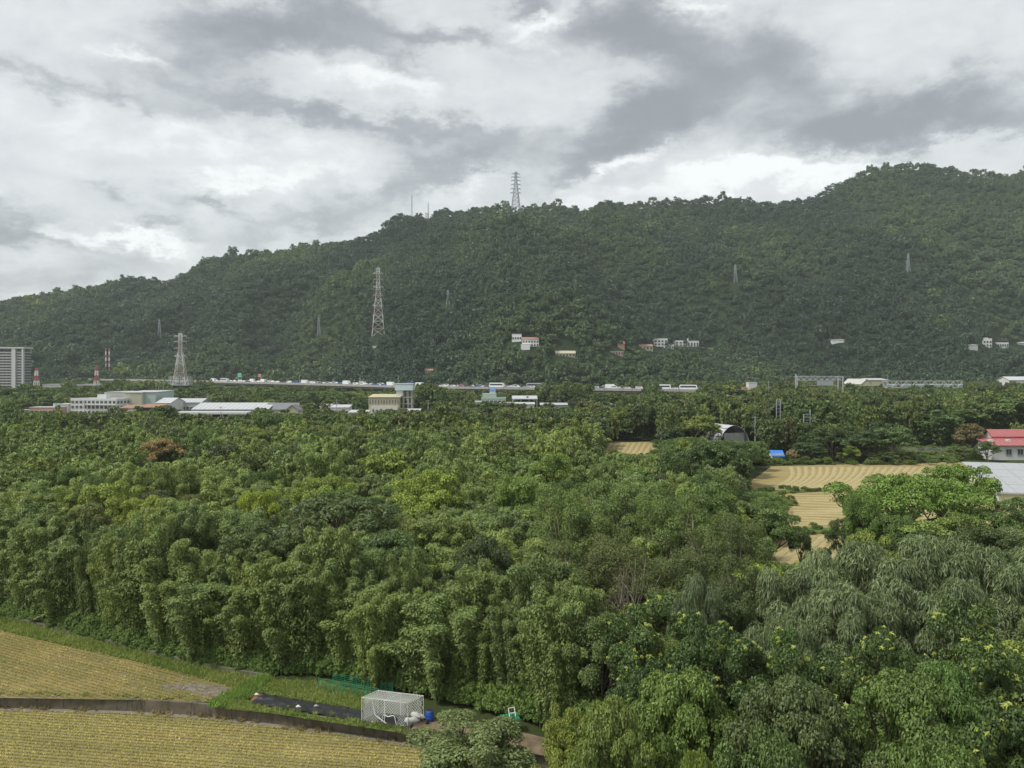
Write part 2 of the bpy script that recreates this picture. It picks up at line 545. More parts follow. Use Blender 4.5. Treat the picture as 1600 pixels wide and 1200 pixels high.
# the retaining wall line, seen in the photograph as the foot of the low wall; the land behind it is a metre higher
LOW = -0.95
WALLPX = [(-260, 1108), (-100, 1106), (0, 1107), (100, 1109), (200, 1112), (300, 1118), (420, 1131), (520, 1143), (600, 1154), (660, 1164), (740, 1178), (860, 1200), (1000, 1230), (1300, 1300), (1700, 1400)]
WALL = [gnd(px, py, LOW) for px, py in WALLPX]
wall_near = [(-60 - 30, WALL[0][1])] + WALL + [(60, WALL[-1][1])]
up = MB()
far_edge = [(1850.0, 1880.0), (-1850.0, 1880.0)]
poly = [(-1850.0, WALL[0][1])] + WALL + [(1850.0, WALL[-1][1])]
# strips from the wall line to the far edge keep the sheet well shaped
for i in range(len(poly) - 1):
    (x0, y0), (x1, y1) = poly[i], poly[i + 1]
    up.add([(x0, y0, 0), (x1, y1, 0), (x1, 200, 0), (x0, 200, 0)], [(0, 1, 2, 3)])
up.add([(-1850, 200, 0), (1850, 200, 0), (1850, 1880, 0), (-1850, 1880, 0)], [(0, 1, 2, 3)])
tag(up.build('ground', M_GROUND), 'dark earth of the valley floor under the trees', kind='structure')
lo = MB()
lo.add([(-1850, -100, LOW), (1850, -100, LOW), (1850, 75, LOW), (-1850, 75, LOW)], [(0, 1, 2, 3)])
tag(lo.build('lower_ground', M_GROUND), 'lower ground in front of the retaining wall', kind='structure')


def sheet(name, pix, z, mat, label, base=0.0):
    P = [gnd(px, py, base) for px, py in pix]
    m = MB()
    m.add([(x, y, z) for x, y in P], [tuple(range(len(P)))[::-1]])
    o = m.build(name, mat)
    nz = o.data.polygons[0].normal.z
    if nz < 0:
        o.data.flip_normals()
    tag(o, label, kind='structure')
    return P


P_LOW = sheet('stubble_field', [(-260, 1111), (0, 1111), (200, 1116), (300, 1122), (420, 1135), (520, 1147), (600, 1158), (650, 1167), (720, 1180), (700, 1230), (600, 1290), (-400, 1290)], LOW + 0.03, M_FIELD1, 'lower harvested rice field with fine stubble rows', LOW)
P_UP = sheet('upper_field', [(-200, 946), (0, 986), (100, 1009), (200, 1031), (300, 1057), (384, 1079), (345, 1098), (200, 1094), (0, 1091), (-200, 1090)], 0.03, M_FIELD2, 'upper harvested field with weedy golden stubble')
P_BUND = sheet('grass_bund', [(-200, 926), (0, 966), (100, 991), (200, 1016), (300, 1041), (418, 1064), (384, 1079), (300, 1057), (200, 1031), (100, 1009), (0, 986), (-200, 946)], 0.06, M_GRASSY, 'grassy strip between the upper field and the bamboo')
P_VERGE = sheet('grass_verge', [(418, 1064), (500, 1068), (600, 1090), (570, 1100), (566, 1112), (410, 1084), (392, 1092), (372, 1100), (345, 1098), (384, 1079)], 0.05, M_GRASSY, 'grass beside the black mulch bed')
P_VERGE2 = sheet('wall_verge', [(345, 1099), (390, 1096), (395, 1104), (522, 1125), (566, 1129), (640, 1141), (640, 1148), (560, 1136), (430, 1116), (345, 1107)], 0.035, M_GRASSY, 'thin grass along the top of the retaining wall')
P_PATH = sheet('soil_path', [(566, 1129), (640, 1141), (650, 1128), (700, 1122), (780, 1136), (870, 1158), (940, 1180), (900, 1190), (760, 1166), (660, 1150)], 0.04, M_SOIL, 'bare brown soil path beside the net cage')
P_MUD = sheet('mud_patch', [(250, 1071), (300, 1068), (345, 1073), (378, 1081), (352, 1091), (322, 1088), (290, 1080), (262, 1078)], 0.045, M_MUD, 'greyish bare mud patch in the corner of the upper field')
P_RED = sheet('red_soil', [(392, 1093), (404, 1085), (428, 1088), (424, 1094), (398, 1098)], 0.07, plain('red_earth', (0.22, 0.10, 0.06), 0.95, 0.3, 2.0), 'reddish soil at the end of the mulch bed')
FA = sheet('dry_field', [(1205, 729), (1360, 725), (1490, 722), (1700, 736), (1720, 767), (1300, 767), (1245, 766), (1172, 765), (1164, 757), (1188, 742)], 0.05, M_FIELD3, 'harvested field with curving straw windrows')
FB = sheet('dry_field', [(1120, 800), (1150, 786), (1222, 772), (1300, 767.4), (1740, 767.4), (1800, 825), (1500, 828), (1228, 824)], 0.05, M_FIELD3, 'harvested field below the grassy bank')
FC = sheet('dry_field', [(1208, 834), (1500, 836), (1820, 834), (1900, 905), (1500, 908), (1190, 905)], 0.05, M_FIELD3, 'nearest harvested field glimpsed between the trees')
FD = sheet('dry_field', [(940, 692), (1035, 690), (1040, 713), (945, 713)], 0.05, M_FIELD3, 'small harvested field left of the dome shed')
P_BANK = sheet('grassy_bank', [(1140, 786), (1172, 765.5), (1245, 766.4), (1298, 767.2), (1222, 771.5), (1150, 785.5)], 0.1, M_GRASSY, 'grassy bank between two harvested fields')
P_BANK2 = sheet('grassy_bank', [(1228, 824.5), (1500, 828.5), (1800, 825.5), (1820, 833.5), (1500, 835.5), (1208, 833.5)], 0.1, M_GRASSY, 'grassy bank above the nearest dry field')
P_GARD = sheet('garden_plot', [(1380, 700), (1530, 700), (1535, 721), (1400, 723)], 0.06, M_GRASSY, 'vegetable plot beside the red-roofed house')
sheet('yard', [(-60, 660), (330, 660), (760, 655), (760, 650), (330, 648), (-60, 648)], 0.06, M_CONC, 'concrete yard around the workshops')


def windrows(name, base_fn, label, width=0.5):
    """raised ridges of cut straw lying on a far field: too many wisps to count"""
    m = MB()
    r2 = random.Random(len(name) + len(label))
    for pts in base_fn():
        pts = np.array(pts, float)
        d = np.gradient(pts, axis=0)
        d /= np.linalg.norm(d, axis=1)[:, None] + 1e-9
        nr = np.stack([-d[:, 1], d[:, 0]], 1)
        vs = []
        for i, p in enumerate(pts):
            w, h, j = width * (0.7 + 0.6 * r2.random()), 0.04 + 0.08 * r2.random(), (r2.random() - 0.5) * 0.2
            q = p + nr[i] * j
            vs += [(*(q + nr[i] * w), 0.045), (*(q + nr[i] * w * 0.4), 0.045 + h), (*(q - nr[i] * w * 0.4), 0.045 + h * 0.9), (*(q - nr[i] * w), 0.045)]
        m.add(vs, [(i * 4 + k, i * 4 + k + 1, i * 4 + k + 5, i * 4 + k + 4) for i in range(len(pts) - 1) for k in range(3)])
    o = m.build(name, M_STRAWF)
    tag(o, label, 'straw', kind='stuff')


def rows_a():
    # concentric turns on the left, straightening to the right: paths of the harvester
    for k in range(26):
        px = 1196 + k * 11.5
        pts = []
        for i in range(40):
            s = i / 39
            bow = 34 * math.sin(min(1, s * 1.15) * math.pi * 0.62) * max(0.25, 1 - k / 26)
            x, y = px + 40 - 62 * s + bow, 730 + 33.5 * s ** 1.0
            pts.append(gnd(x, y))
        yield pts


def rows_b():
    for k in range(15):
        y = 774 + k * 3.3
        yield [gnd(1238 + i * 14, y + 1.2 * math.sin(i * 0.5 + k)) for i in range(26)]


def rows_c():
    for k in range(26):
        px = 1180 + k * 16
        yield [gnd(px + 60 - 80 * s, 838 + 62 * s) for s in np.linspace(0, 1, 22)]


def rows_d():
    for k in range(9):
        yield [gnd(945 + k * 9 + 10 - 12 * s, 692 + 20 * s) for s in np.linspace(0, 1, 8)]


windrows('straw_windrows', rows_a, 'curving windrows of cut straw on the far field')
windrows('straw_windrows', rows_b, 'level windrows of cut straw below the grassy bank')
windrows('straw_windrows', rows_c, 'slanting windrows of straw on the nearest dry field')
windrows('straw_windrows', rows_d, 'short straw rows on the small dry field')

# ------------------------------------------------------------------ retaining wall and ditch
w = thing('retaining_wall', 'low stained concrete retaining wall between the two stubble fields', 'wall', (0, 0, 0))
M_WALLC = plain('stained_wall_concrete', (0.135, 0.115, 0.085), 0.95, 0.9, 1.1, streak=0.7, bump=0.6)
M_COPE = plain('wall_coping', (0.13, 0.125, 0.09), 0.95, 0.5, 2.0, bump=0.5)
M_APRON = plain('ditch_concrete', (0.20, 0.18, 0.145), 0.95, 0.35, 1.5, bump=0.4)
for i in range(len(WALL) - 4):
    a, b = np.array(WALL[i]), np.array(WALL[i + 1])
    n = max(1, int(np.linalg.norm(b - a) / 4.0))
    for k in range(n):
        p, q = a + (b - a) * k / n, a + (b - a) * (k + 1) / n
        d = (q - p) / np.linalg.norm(q - p)
        nr = np.array((d[1], -d[0]))
        g = d * 0.012
        top = 0.02 + 0.05 * random.random()
        pan = MB()
        pp, qq = p + g, q - g
        pan.prism([tuple(pp + nr * 0.06), tuple(qq + nr * 0.06), tuple(qq - nr * 0.16), tuple(pp - nr * 0.16)], LOW - 0.05, top)
        pan.build('panel', M_WALLC, w)
    d = (b - a) / np.linalg.norm(b - a)
    nr = np.array((d[1], -d[0]))
    if i < len(WALL) - 5:
        ap = MB()
        ap.prism([tuple(a + nr * 0.1), tuple(b + nr * 0.1), tuple(b + nr * 0.55), tuple(a + nr * 0.55)], LOW - 0.05, LOW + 0.10)
        ap.build('apron', M_APRON, w)
for (px, py) in ((92, 1100), (105, 1100), (348, 1112)):
    x, y = gnd(px, py + 6, LOW)
    pm = MB()
    pm.tube([(x, y - 0.2, LOW + 0.1), (x, y - 0.2, 0.15)], [0.09, 0.09], 8)
    pm.build('drain_pipe', M_APRON, w)

# dark ditch behind the grass bund
dm = MB()
DITCH = [gnd(px, py) for px, py in [(-200, 924), (0, 964), (100, 989), (200, 1014), (300, 1039), (418, 1062)]]
for a, b in zip(DITCH[:-1], DITCH[1:]):
    dm.prism([a, b, (b[0] + 0.12, b[1] + 0.3), (a[0] + 0.12, a[1] + 0.3)], -0.02, 0.32)
tag(dm.build('ditch_kerb', M_COPE), 'thin concrete ditch kerb running along the foot of the bamboo', 'kerb')

# ------------------------------------------------------------------ buildings
PROTECT = []        # (px0, px1, lowest row that shows, depth): nothing in front may rise above that row
FOOT = []           # footprints kept free of trees


def protect(px0, px1, yvis, Y):
    PROTECT.append((px0, px1, yvis, Y))


def winmesh(wd, ht, frame=None):
    m = MB()
    m.box(-wd / 2, wd / 2, -0.05, 0.05, 0, ht, 0)
    t = min(0.18, wd * 0.1)
    for x0, x1, z0, z1 in ((-wd / 2 - t, -wd / 2, -t, ht + t), (wd / 2, wd / 2 + t, -t, ht + t), (-wd / 2, wd / 2, ht, ht + t), (-wd / 2, wd / 2, -t, 0)):
        m.box(x0, x1, -0.12, 0.05, z0, z1, 1)
    m.box(-0.05, 0.05, -0.09, 0.05, 0, ht, 1)
    return m.mesh('window', [M_GLASS, frame or M_OFFW])


def building(name, label, px0, px1, ytop, Y, base, depth, wall, roof='flat', roofmat=None, rows=(), yvis=None, rotz=0.0, cat='building', rise=1.5, over=0.4, cols=6, side=False, winfrac=0.6, frame=None, group=None, ribs=0):
    """a block whose front face spans px0..px1 and whose wall top is at row ytop, at depth Y"""
    W = (px1 - px0) * Y / F
    x = ((px0 + px1) / 2 - 800) * Y / F
    h = CAMZ - (ytop - YH) * Y / F - base
    t = thing(name, label, cat, (x, Y, base), rotz, group)
    FOOT.append((x, Y + depth / 2, max(W, depth) / 2 + (3 if base < 1 else -1)))
    m = MB()
    m.box(-W / 2, W / 2, 0, depth, -1.5, h)
    if roof == 'gable_side':                       # gable ends face the camera
        m.add([(-W / 2, 0, h), (W / 2, 0, h), (0, 0, h + rise), (-W / 2, depth, h), (W / 2, depth, h), (0, depth, h + rise)], [(0, 1, 2), (4, 3, 5)])
    if roof == 'gable':
        m.add([(-W / 2, 0, h), (-W / 2, depth, h), (-W / 2, depth / 2, h + rise), (W / 2, 0, h), (W / 2, depth, h), (W / 2, depth / 2, h + rise)], [(1, 0, 2), (3, 4, 5)])
    m.build('wall', wall, t)
    rm = roofmat or wall
    r = MB()
    o = over
    if roof == 'flat':
        r.box(-W / 2 - o * 0.5, W / 2 + o * 0.5, -o * 0.5, depth + o * 0.5, h + 0.003, h + 0.35)
    elif roof == 'parapet':
        r.box(-W / 2 - 0.1, W / 2 + 0.1, -0.1, 0.15, h + 0.003, h + 0.9)
        r.box(-W / 2 - 0.1, W / 2 + 0.1, depth - 0.15, depth + 0.1, h + 0.003, h + 0.9)
        r.box(-W / 2 - 0.1, -W / 2 + 0.15, 0.153, depth - 0.153, h + 0.003, h + 0.9)
        r.box(W / 2 - 0.15, W / 2 + 0.1, 0.153, depth - 0.153, h + 0.003, h + 0.9)
    elif roof == 'gable':
        e = o * rise / (depth / 2)
        prof = [(-o, h - e + 0.02), (depth / 2, h + rise + 0.02), (depth + o, h - e + 0.02), (depth + o, h - e + 0.22), (depth / 2, h + rise + 0.25), (-o, h - e + 0.22)]
        n = len(prof)
        r.add([(-W / 2 - o, a, b) for a, b in prof] + [(W / 2 + o, a, b) for a, b in prof], [tuple(range(n))[::-1], tuple(range(n, 2 * n))] + [(i, (i + 1) % n, n + (i + 1) % n, n + i) for i in range(n)])
    elif roof == 'gable_side':
        e = o * rise / (W / 2)
        prof = [(-W / 2 - o, h - e + 0.02), (0, h + rise + 0.02), (W / 2 + o, h - e + 0.02), (W / 2 + o, h - e + 0.22), (0, h + rise + 0.25), (-W / 2 - o, h - e + 0.22)]
        n = len(prof)
        r.add([(a, -o, b) for a, b in prof] + [(a, depth + o, b) for a, b in prof], [tuple(range(n))[::-1], tuple(range(n, 2 * n))] + [(i, (i + 1) % n, n + (i + 1) % n, n + i) for i in range(n)])
    elif roof == 'shed':                           # low at the front, high at the back
        r.add([(-W / 2 - o, -o, h + 0.02), (W / 2 + o, -o, h + 0.02), (W / 2 + o, depth + o, h + rise), (-W / 2 - o, depth + o, h + rise),
               (-W / 2 - o, -o, h + 0.25), (W / 2 + o, -o, h + 0.25), (W / 2 + o, depth + o, h + rise + 0.25), (-W / 2 - o, depth + o, h + rise + 0.25)],
              [(3, 2, 1, 0), (4, 5, 6, 7), (0, 1, 5, 4), (1, 2, 6, 5), (2, 3, 7, 6), (3, 0, 4, 7)])
        w2 = MB()
        w2.add([(-W / 2, 0, h), (-W / 2, depth, h), (-W / 2, depth, h + rise - 0.02), (W / 2, 0, h), (W / 2, depth, h), (W / 2, depth, h + rise - 0.02)], [(1, 0, 2), (3, 4, 5), (4, 1, 2, 5)])
        w2.build('upper_wall', wall, t)
    ro = r.build('roof', rm, t)
    for k in range(ribs):                          # standing seams of a metal roof
        x0 = -W / 2 + W * (k + 0.5) / ribs
        rb = MB()
        if roof == 'shed':
            rb.bar((x0, -o, h + 0.28), (x0, depth + o, h + rise + 0.28), 0.12)
        else:
            rb.bar((x0, -o, h + 0.2), (x0, depth / 2, h + rise + 0.27), 0.1)
        rb.build('roof_seam', rm, ro)
    for (f0, f1) in rows:
        nw = cols
        ww = W / nw * winfrac
        wm = winmesh(ww, (f1 - f0) * h, frame)
        for k in range(nw):
            inst('window', wm, t, (-W / 2 + W * (k + 0.5) / nw, -0.06, f0 * h))
        if side:
            for k in range(max(2, int(depth / (W / nw)))):
                n2 = max(2, int(depth / (W / nw)))
                for sx, rz in ((-1, -math.pi / 2), (1, math.pi / 2)):
                    inst('window', wm, t, (sx * (W / 2 + 0.06), depth * (k + 0.5) / n2, f0 * h), (0, 0, rz))
    if yvis:
        protect(px0 - 3, px1 + 3, yvis, Y)
    t['_w'], t['_h'] = W, h
    return t


def extra(t, name, mat, fn):
    m = MB()
    fn(m)
    return m.build(name, mat, t)


# --- tall apartment tower at the left edge
Yt = 690
t = thing('apartment_tower', 'tall grey and white apartment tower at the left edge under the ridge', 'building', ((7 - 800) * Yt / F, Yt, 0), 0.0)
k = Yt / F
Wt, Ht = 60 * k, CAMZ + 42 * k
x0, x1 = -Wt / 2, Wt / 2
extra(t, 'core', M_SLATE, lambda m: m.box(x0 + 1.2, x1 - 1.2, 1.2, 11, 0, Ht - 4))
nfl = 18
fh = (Ht - 5) / nfl
slab = MB().box(-Wt / 2 + 1, Wt * 0.19, -0.6, 1.2, -0.55, 0.55).mesh('balcony', M_OFFW)
slab2 = MB().box(Wt * 0.31, Wt / 2 - 1.2, -0.3, 1.2, -0.5, 0.5).mesh('balcony', M_OFFW)
side_slab = MB().box(Wt / 2 - 1.2, Wt / 2 + 0.3, 2, 10.5, -0.35, 0.35).mesh('ledge', M_OFFW)
for i in range(nfl):
    inst('balcony', slab, t, (0, 0, 3 + i * fh))
    inst('balcony', slab2, t, (0, 0, 3 + i * fh))
    inst('ledge', side_slab, t, (0, 0, 3 + i * fh))
for a, b in ((-Wt / 2, -Wt / 2 + 1), (-Wt * 0.26, -Wt * 0.26 + 0.9), (Wt * 0.2, Wt * 0.3), (Wt / 2 - 1.2, Wt / 2)):
    extra(t, 'pier', M_WHITE, lambda m: m.box(a, b, -1.0, 1.25, 0, Ht - 0.9))
wm = MB().box(-1.2, 1.2, 1.1, 1.3, 0, 1.7).mesh('window', M_GLASS)
for i in range(nfl):
    for j in range(6):
        inst('window', wm, t, (-Wt * 0.45 + j * Wt * 0.107, 0, 3.9 + i * fh))
extra(t, 'roof_frame', M_WHITE, lambda m: (m.box(x0 - 0.5, x1 + 1.5, -1.3, 11.5, Ht - 0.9, Ht + 0.4)))
for sx in (-0.5, -0.2, 0.05, 0.5):
    extra(t, 'roof_post', M_OFFW, lambda m: m.box(sx * Wt - 0.5, sx * Wt + 0.5, 9.5, 10.5, Ht - 5, Ht - 0.9))
protect(-10, 54, 600, Yt)
FOOT.append((t.location.x, Yt + 10, 26))

# --- workshops on the left
b = building('factory_office', 'white three-storey factory office with rows of dark windows', 106, 186, 625, 430, 0, 14, M_WHITE, 'parapet', rows=((0.28, 0.42), (0.55, 0.7), (0.82, 0.95)), yvis=646, cols=11, rotz=RAD(-10), side=True)
extra(b, 'canopy', M_WHITE, lambda m: m.box(-b['_w'] * 0.2, b['_w'] / 2 + 0.6, -1.4, -0.15, b['_h'] * 0.74, b['_h'] * 0.79))
extra(b, 'rooftop_room', M_WHITE, lambda m: m.box(-1.5, 4.2, 5, 9, b['_h'] + 0.01, b['_h'] + 3.0))
extra(b, 'water_tank', M_STEEL, lambda m: m.tube([(2.5, 7, b['_h'] + 3.01), (2.5, 7, b['_h'] + 4.3)], [0.8, 0.8], 10))
b = building('factory_hall', 'tall pale factory hall with white upper wall behind the office', 168, 196, 613, 446, 0, 22, M_OFFW, 'flat', M_ROOFW, yvis=632)
b = building('factory_hall', 'beige clad factory hall block with blank tall wall', 194, 222, 613.5, 438, 0, 24, M_BEIGE, 'shed', M_ROOFW, yvis=632, rise=0.6)
for i in range(9):
    extra(b, 'cladding_rib', M_BEIGE, lambda m: m.box(-b['_w'] / 2 + (i + 0.5) * b['_w'] / 9 - 0.06, -b['_w'] / 2 + (i + 0.5) * b['_w'] / 9 + 0.06, -0.08, -0.003, 0, b['_h'] - 0.2))
b = building('factory_hall', 'grey-green clad factory hall block right of the beige one', 222.5, 243, 613, 440, 0, 24, M_GREYGREEN, 'shed', M_ROOFW, yvis=636, rise=0.5)
b = building('lean_to_shed', 'white lean-to shed with a roof sloping down to the right of the halls', 243.5, 266, 630, 434, 0, 20, M_WHITE, 'gable', M_ROOFW, yvis=640, rise=2.6)
b = building('low_workshop', 'low workshop with rusty red roof in front of the beige hall', 188, 218, 638, 420, 0, 8, M_OFFW, 'shed', M_RUST, yvis=644, rise=1.4, rows=((0.3, 0.65),), cols=4)
b = building('low_workshop', 'low open workshop with brown roof beside the grey-green hall', 219, 250, 637, 422, 0, 8, M_DARK, 'shed', M_RUST, yvis=643, rise=1.5)  # wall coloured near-black as the shade of an open front
b = building('brick_house', 'low pinkish brick house left of the white office', 46, 90, 637, 425, 0, 9, M_PINK, 'flat', M_OFFW, rows=((0.45, 0.75),), yvis=645, cols=6)
extra(b, 'water_tank', M_WHITE, lambda m: m.tube([(4, 4, b['_h'] + 0.36), (4, 4, b['_h'] + 2.2)], [0.9, 0.9], 10))
extra(b, 'water_tank', M_WHITE, lambda m: m.tube([(6.3, 4, b['_h'] + 0.36), (6.3, 4, b['_h'] + 2.2)], [0.9, 0.9], 10))
b = building('site_hut', 'small flat white hut at the far left end of the workshops', 30, 47, 641, 428, 0, 6, M_OFFW, 'flat', M_CONC, yvis=645)
b = building('white_store', 'white low store building linking office and brick house', 90, 107, 632, 436, 0, 8, M_WHITE, 'flat', yvis=643)
b = building('pale_warehouse', 'pale blue-green warehouse with gable end and small windows', 266, 314, 629, 452, 0, 16, M_GREENW, 'gable', M_ROOFW, rows=((0.5, 0.7),), yvis=640, rise=2.0, cols=8, ribs=8)
b = building('open_shed', 'long white-roofed open shed with a dark front', 280, 384, 645, 398, 0, 4, M_DARK, 'shed', M_ROOFW, yvis=656, rise=0.4, over=1.2)  # solid box; the shade inside the open front is put into its colour
b2 = building('open_shed', 'broad white metal roof behind the open-fronted shed', 300, 418, 640, 408, 0, 26, M_OFFW, 'gable', M_ROOFW, yvis=646, rise=3.0, ribs=16)
for i in range(7):
    extra(b, 'post', M_STEEL, lambda m: m.box(-b['_w'] / 2 + i * b['_w'] / 6 - 0.15, -b['_w'] / 2 + i * b['_w'] / 6 + 0.15, -1.2, -0.9, 0, b['_h']))
extra(b, 'fascia', M_WHITE, lambda m: m.box(-b['_w'] / 2 - 1.2, b['_w'] / 2 + 1.2, -1.45, -1.22, b['_h'] - 0.7, b['_h'] + 0.3))
b = building('gabled_house', 'grey-roofed house with a cream gable beside the white shed', 414, 462, 640, 412, 0, 14, M_CREAM, 'gable', M_ROOFG, rows=((0.4, 0.7),), yvis=646, rise=3.2, cols=5)
gb = building('gabled_annex', 'cream annex with its gable end facing the field', 446, 466, 641, 405, 0, 8, M_CREAM, 'gable_side', M_ROOFG, yvis=646, rise=2.6, cols=2, rows=((0.4, 0.7),))
for i, (a, c, yt, dd) in enumerate(((500, 514, 636, 'left'), (516, 545, 637, 'right'))):
    building('low_white_roof', 'low white shed roof among trees, %s one of the pair' % dd, a, c, yt, 430, 0, 8, M_WHITE, 'shed', M_ROOFW, yvis=640, rise=1.2)

# --- cream house with the water tower
b = building('cream_house', 'cream upper storey on white ground floor beside the water tower', 576, 624, 621, 420, 0, 15, M_CREAM, 'shed', M_CREAM, rows=((0.72, 0.9),), yvis=640, rise=1.2, cols=11, winfrac=0.35)
extra(b, 'ground_floor', M_WHITE, lambda m: m.box(-b['_w'] / 2 + 1.5, b['_w'] / 2 - 0.8, -1.0, -0.02, 0, b['_h'] * 0.6))
extra(b, 'painted_porch_shade', M_DARK, lambda m: m.box(-b['_w'] / 2 + 6.5, b['_w'] / 2 - 1.8, -1.1, -1.01, 0.6, b['_h'] * 0.45))  # dark slab: the shade under the porch, painted on
t = thing('water_tower', 'pale blue box tank raised on concrete legs beside the cream house', 'water tower', (*at(632, 650, 424)[:2], 0))
protect(616, 648, 636, 424)
FOOT.append((t.location.x, 428, 8))
kk = 424 / F
zt = lambda py: CAMZ - (py - YH) * kk
extra(t, 'tank', M_PALEBLUE, lambda m: m.box(-15 * kk, 13 * kk, 0, 9, zt(610), zt(600)))
extra(t, 'tank_rim', M_WHITE, lambda m: m.box(-15.6 * kk, 13.6 * kk, -0.2, 9.2, zt(600), zt(599)))
extra(t, 'stair_room', M_WHITE, lambda m: m.box(-13 * kk, -3 * kk, 0.5, 7, zt(619), zt(610) - 0.01))
for sx in (-12, -2, 5, 11):
    extra(t, 'leg', M_CONC, lambda m: m.box(sx * kk - 0.45, sx * kk + 0.45, 1, 2, 0, zt(610) - 0.02))
    extra(t, 'leg', M_CONC, lambda m: m.box(sx * kk - 0.45, sx * kk + 0.45, 7, 8, 0, zt(610) - 0.02))
for zz in (632, 622):
    extra(t, 'floor_slab', M_CONC, lambda m: m.box(-12.6 * kk, 11.6 * kk, 0.9, 8.1, zt(zz), zt(zz) + 0.6))
for a, c, yt, lab in ((622, 655, 643, 'long low white roof at the foot of the water tower'), (545, 574, 645, 'pale low roof half hidden left of the cream house')):
    building('low_white_roof', lab, a, c, yt, 405, 0, 7, M_WHITE, 'shed', M_ROOFW, yvis=648, rise=1.0)

# --- pale green house and neighbours
b = building('green_house', 'pale green stepped house with a blue-roofed turret', 752, 790, 624, 430, 0, 12, M_GREENW, 'parapet', rows=((0.62, 0.76), (0.82, 0.94)), yvis=637, cols=6)
extra(b, 'upper_storey', M_GREENW, lambda m: m.box(-b['_w'] / 2 + 0.5, 1.5, 2, 10, b['_h'] + 0.01, b['_h'] + 3.2))
extra(b, 'turret', M_WHITE, lambda m: m.box(-2.2, 1.0, 4, 8, b['_h'] + 3.22, b['_h'] + 5.0))
extra(b, 'turret_roof', M_TARP, lambda m: m.add([(-2.6, 3.6, b['_h'] + 5.01), (1.4, 3.6, b['_h'] + 5.01), (1.4, 8.4, b['_h'] + 5.01), (-2.6, 8.4, b['_h'] + 5.01), (-0.6, 6, b['_h'] + 6.6)], [(0, 1, 4), (1, 2, 4), (2, 3, 4), (3, 0, 4)]))
building('side_wing', 'white wing left of the pale green house', 742, 752, 628, 432, 0, 8, M_WHITE, 'flat', yvis=637)
t = thing('flat_canopy', 'flat white canopy roof on thin posts right of the green house', 'canopy', (*at(820, 640, 425)[:2], 0))
kk = 425 / F
protect(800, 841, 627, 425)
extra(t, 'roof', M_ROOFW, lambda m: m.add([(-20 * kk, 0, zt(624)), (20 * kk, 0, zt(624)), (20 * kk, 10, zt(620)), (-20 * kk, 10, zt(620)), (-20 * kk, 0, zt(624) + .4), (20 * kk, 0, zt(624) + .4), (20 * kk, 10, zt(620) + .4), (-20 * kk, 10, zt(620) + .4)], [(3, 2, 1, 0), (4, 5, 6, 7), (0, 1, 5, 4), (1, 2, 6, 5), (2, 3, 7, 6), (3, 0, 4, 7)]))
for sx in (-19, -6, 7, 19):
    extra(t, 'post', M_STEEL, lambda m: m.box(sx * kk - .15, sx * kk + .15, 0.4, 0.7, 0, zt(624) - 0.01))
building('long_low_shed', 'long low white shed below the flat canopy', 782, 835, 632, 412, 0, 6, M_WHITE, 'shed', M_ROOFW, yvis=638, rise=0.8)
building('long_low_shed', 'pale low shed roof right of the canopy, among trees', 845, 892, 633, 415, 0, 6, M_GREENW, 'shed', M_ROOFW, yvis=638, rise=0.8)
building('small_hut', 'small white hut below the viaduct', 942, 957, 632, 420, 0, 5, M_WHITE, 'flat', M_ROOFW, yvis=637)
building('pump_house', 'small white pump house block with an orange annex, right of centre', 1170, 1183, 598, 520, 0, 6, M_WHITE, 'flat', yvis=607)
building('orange_annex', 'tiny orange-walled annex beside the white pump house', 1162, 1168, 606, 519, 0, 5, plain('orange_wall', (0.55, 0.25, 0.12)), 'flat', yvis=610)

# arched beige hall and long footbridge on the right
b = building('arched_hall', 'beige round-roofed hall end left of the footbridge', 1346, 1362, 600, 545, 0, 30, M_BEIGE, 'gable_side', M_OFFW, yvis=604, rise=3.4)
building('far_roof', 'pale warehouse roof behind the beige round-roofed hall', 1358, 1388, 594, 590, 0, 12, M_CREAM, 'shed', M_ROOFW, yvis=598, rise=1.2)
building('far_roof', 'white warehouse gable at the right edge above the trees', 1577, 1612, 594, 560, 0, 14, M_WHITE, 'gable', M_ROOFW, yvis=597, rise=2.4)

Yb = 470
kk = Yb / F
t = thing('footbridge', 'long pale steel pipe bridge with glazed side panels above the trees', 'bridge', (*at(1386, 606, Yb)[:2], 0), RAD(7))
Lb = 128 * kk
protect(1380, 1512, 608, Yb - 6)
zb = CAMZ - (606.5 - YH) * kk
hb = 10.5 * kk
extra(t, 'deck', M_STEEL, lambda m: m.box(0, Lb, 0, 4, zb, zb + 0.6))
extra(t, 'roof', M_ROOFW, lambda m: m.box(-0.3, Lb + 0.3, -0.3, 4.3, zb + hb, zb + hb + 0.4))
npan = 16
pn = MB().box(0.18, Lb / npan - 0.18, -0.06, 0.06, 0.9, hb * 0.62).mesh('panel', [M_PALEBLUE])
pn2 = MB().box(0.18, Lb / npan - 0.18, -0.06, 0.06, 0.9, hb - 0.4).mesh('panel', [M_WHITE])
stm = MB().box(-0.15, 0.15, -0.15, 0.15, 0.6, hb).mesh('stanchion', M_STEEL)
for i in range(npan):
    if i % 3 != 2:
        inst('panel', pn, t, (i * Lb / npan, 0.05, zb))
    extra(t, 'brace', M_PIPEW, lambda m: m.bar((i * Lb / npan, -0.12, zb + (0.7 if i % 2 else hb - 0.1)), ((i + 1) * Lb / npan, -0.12, zb + (hb - 0.1 if i % 2 else 0.7)), 0.22))
    if i % 4 == 0:
        inst('panel', pn2, t, (i * Lb / npan, 3.95, zb))
extra(t, 'handrail', M_PIPEW, lambda m: m.bar((0, -0.14, zb + hb * 0.5), (Lb, -0.14, zb + hb * 0.5), 0.2))
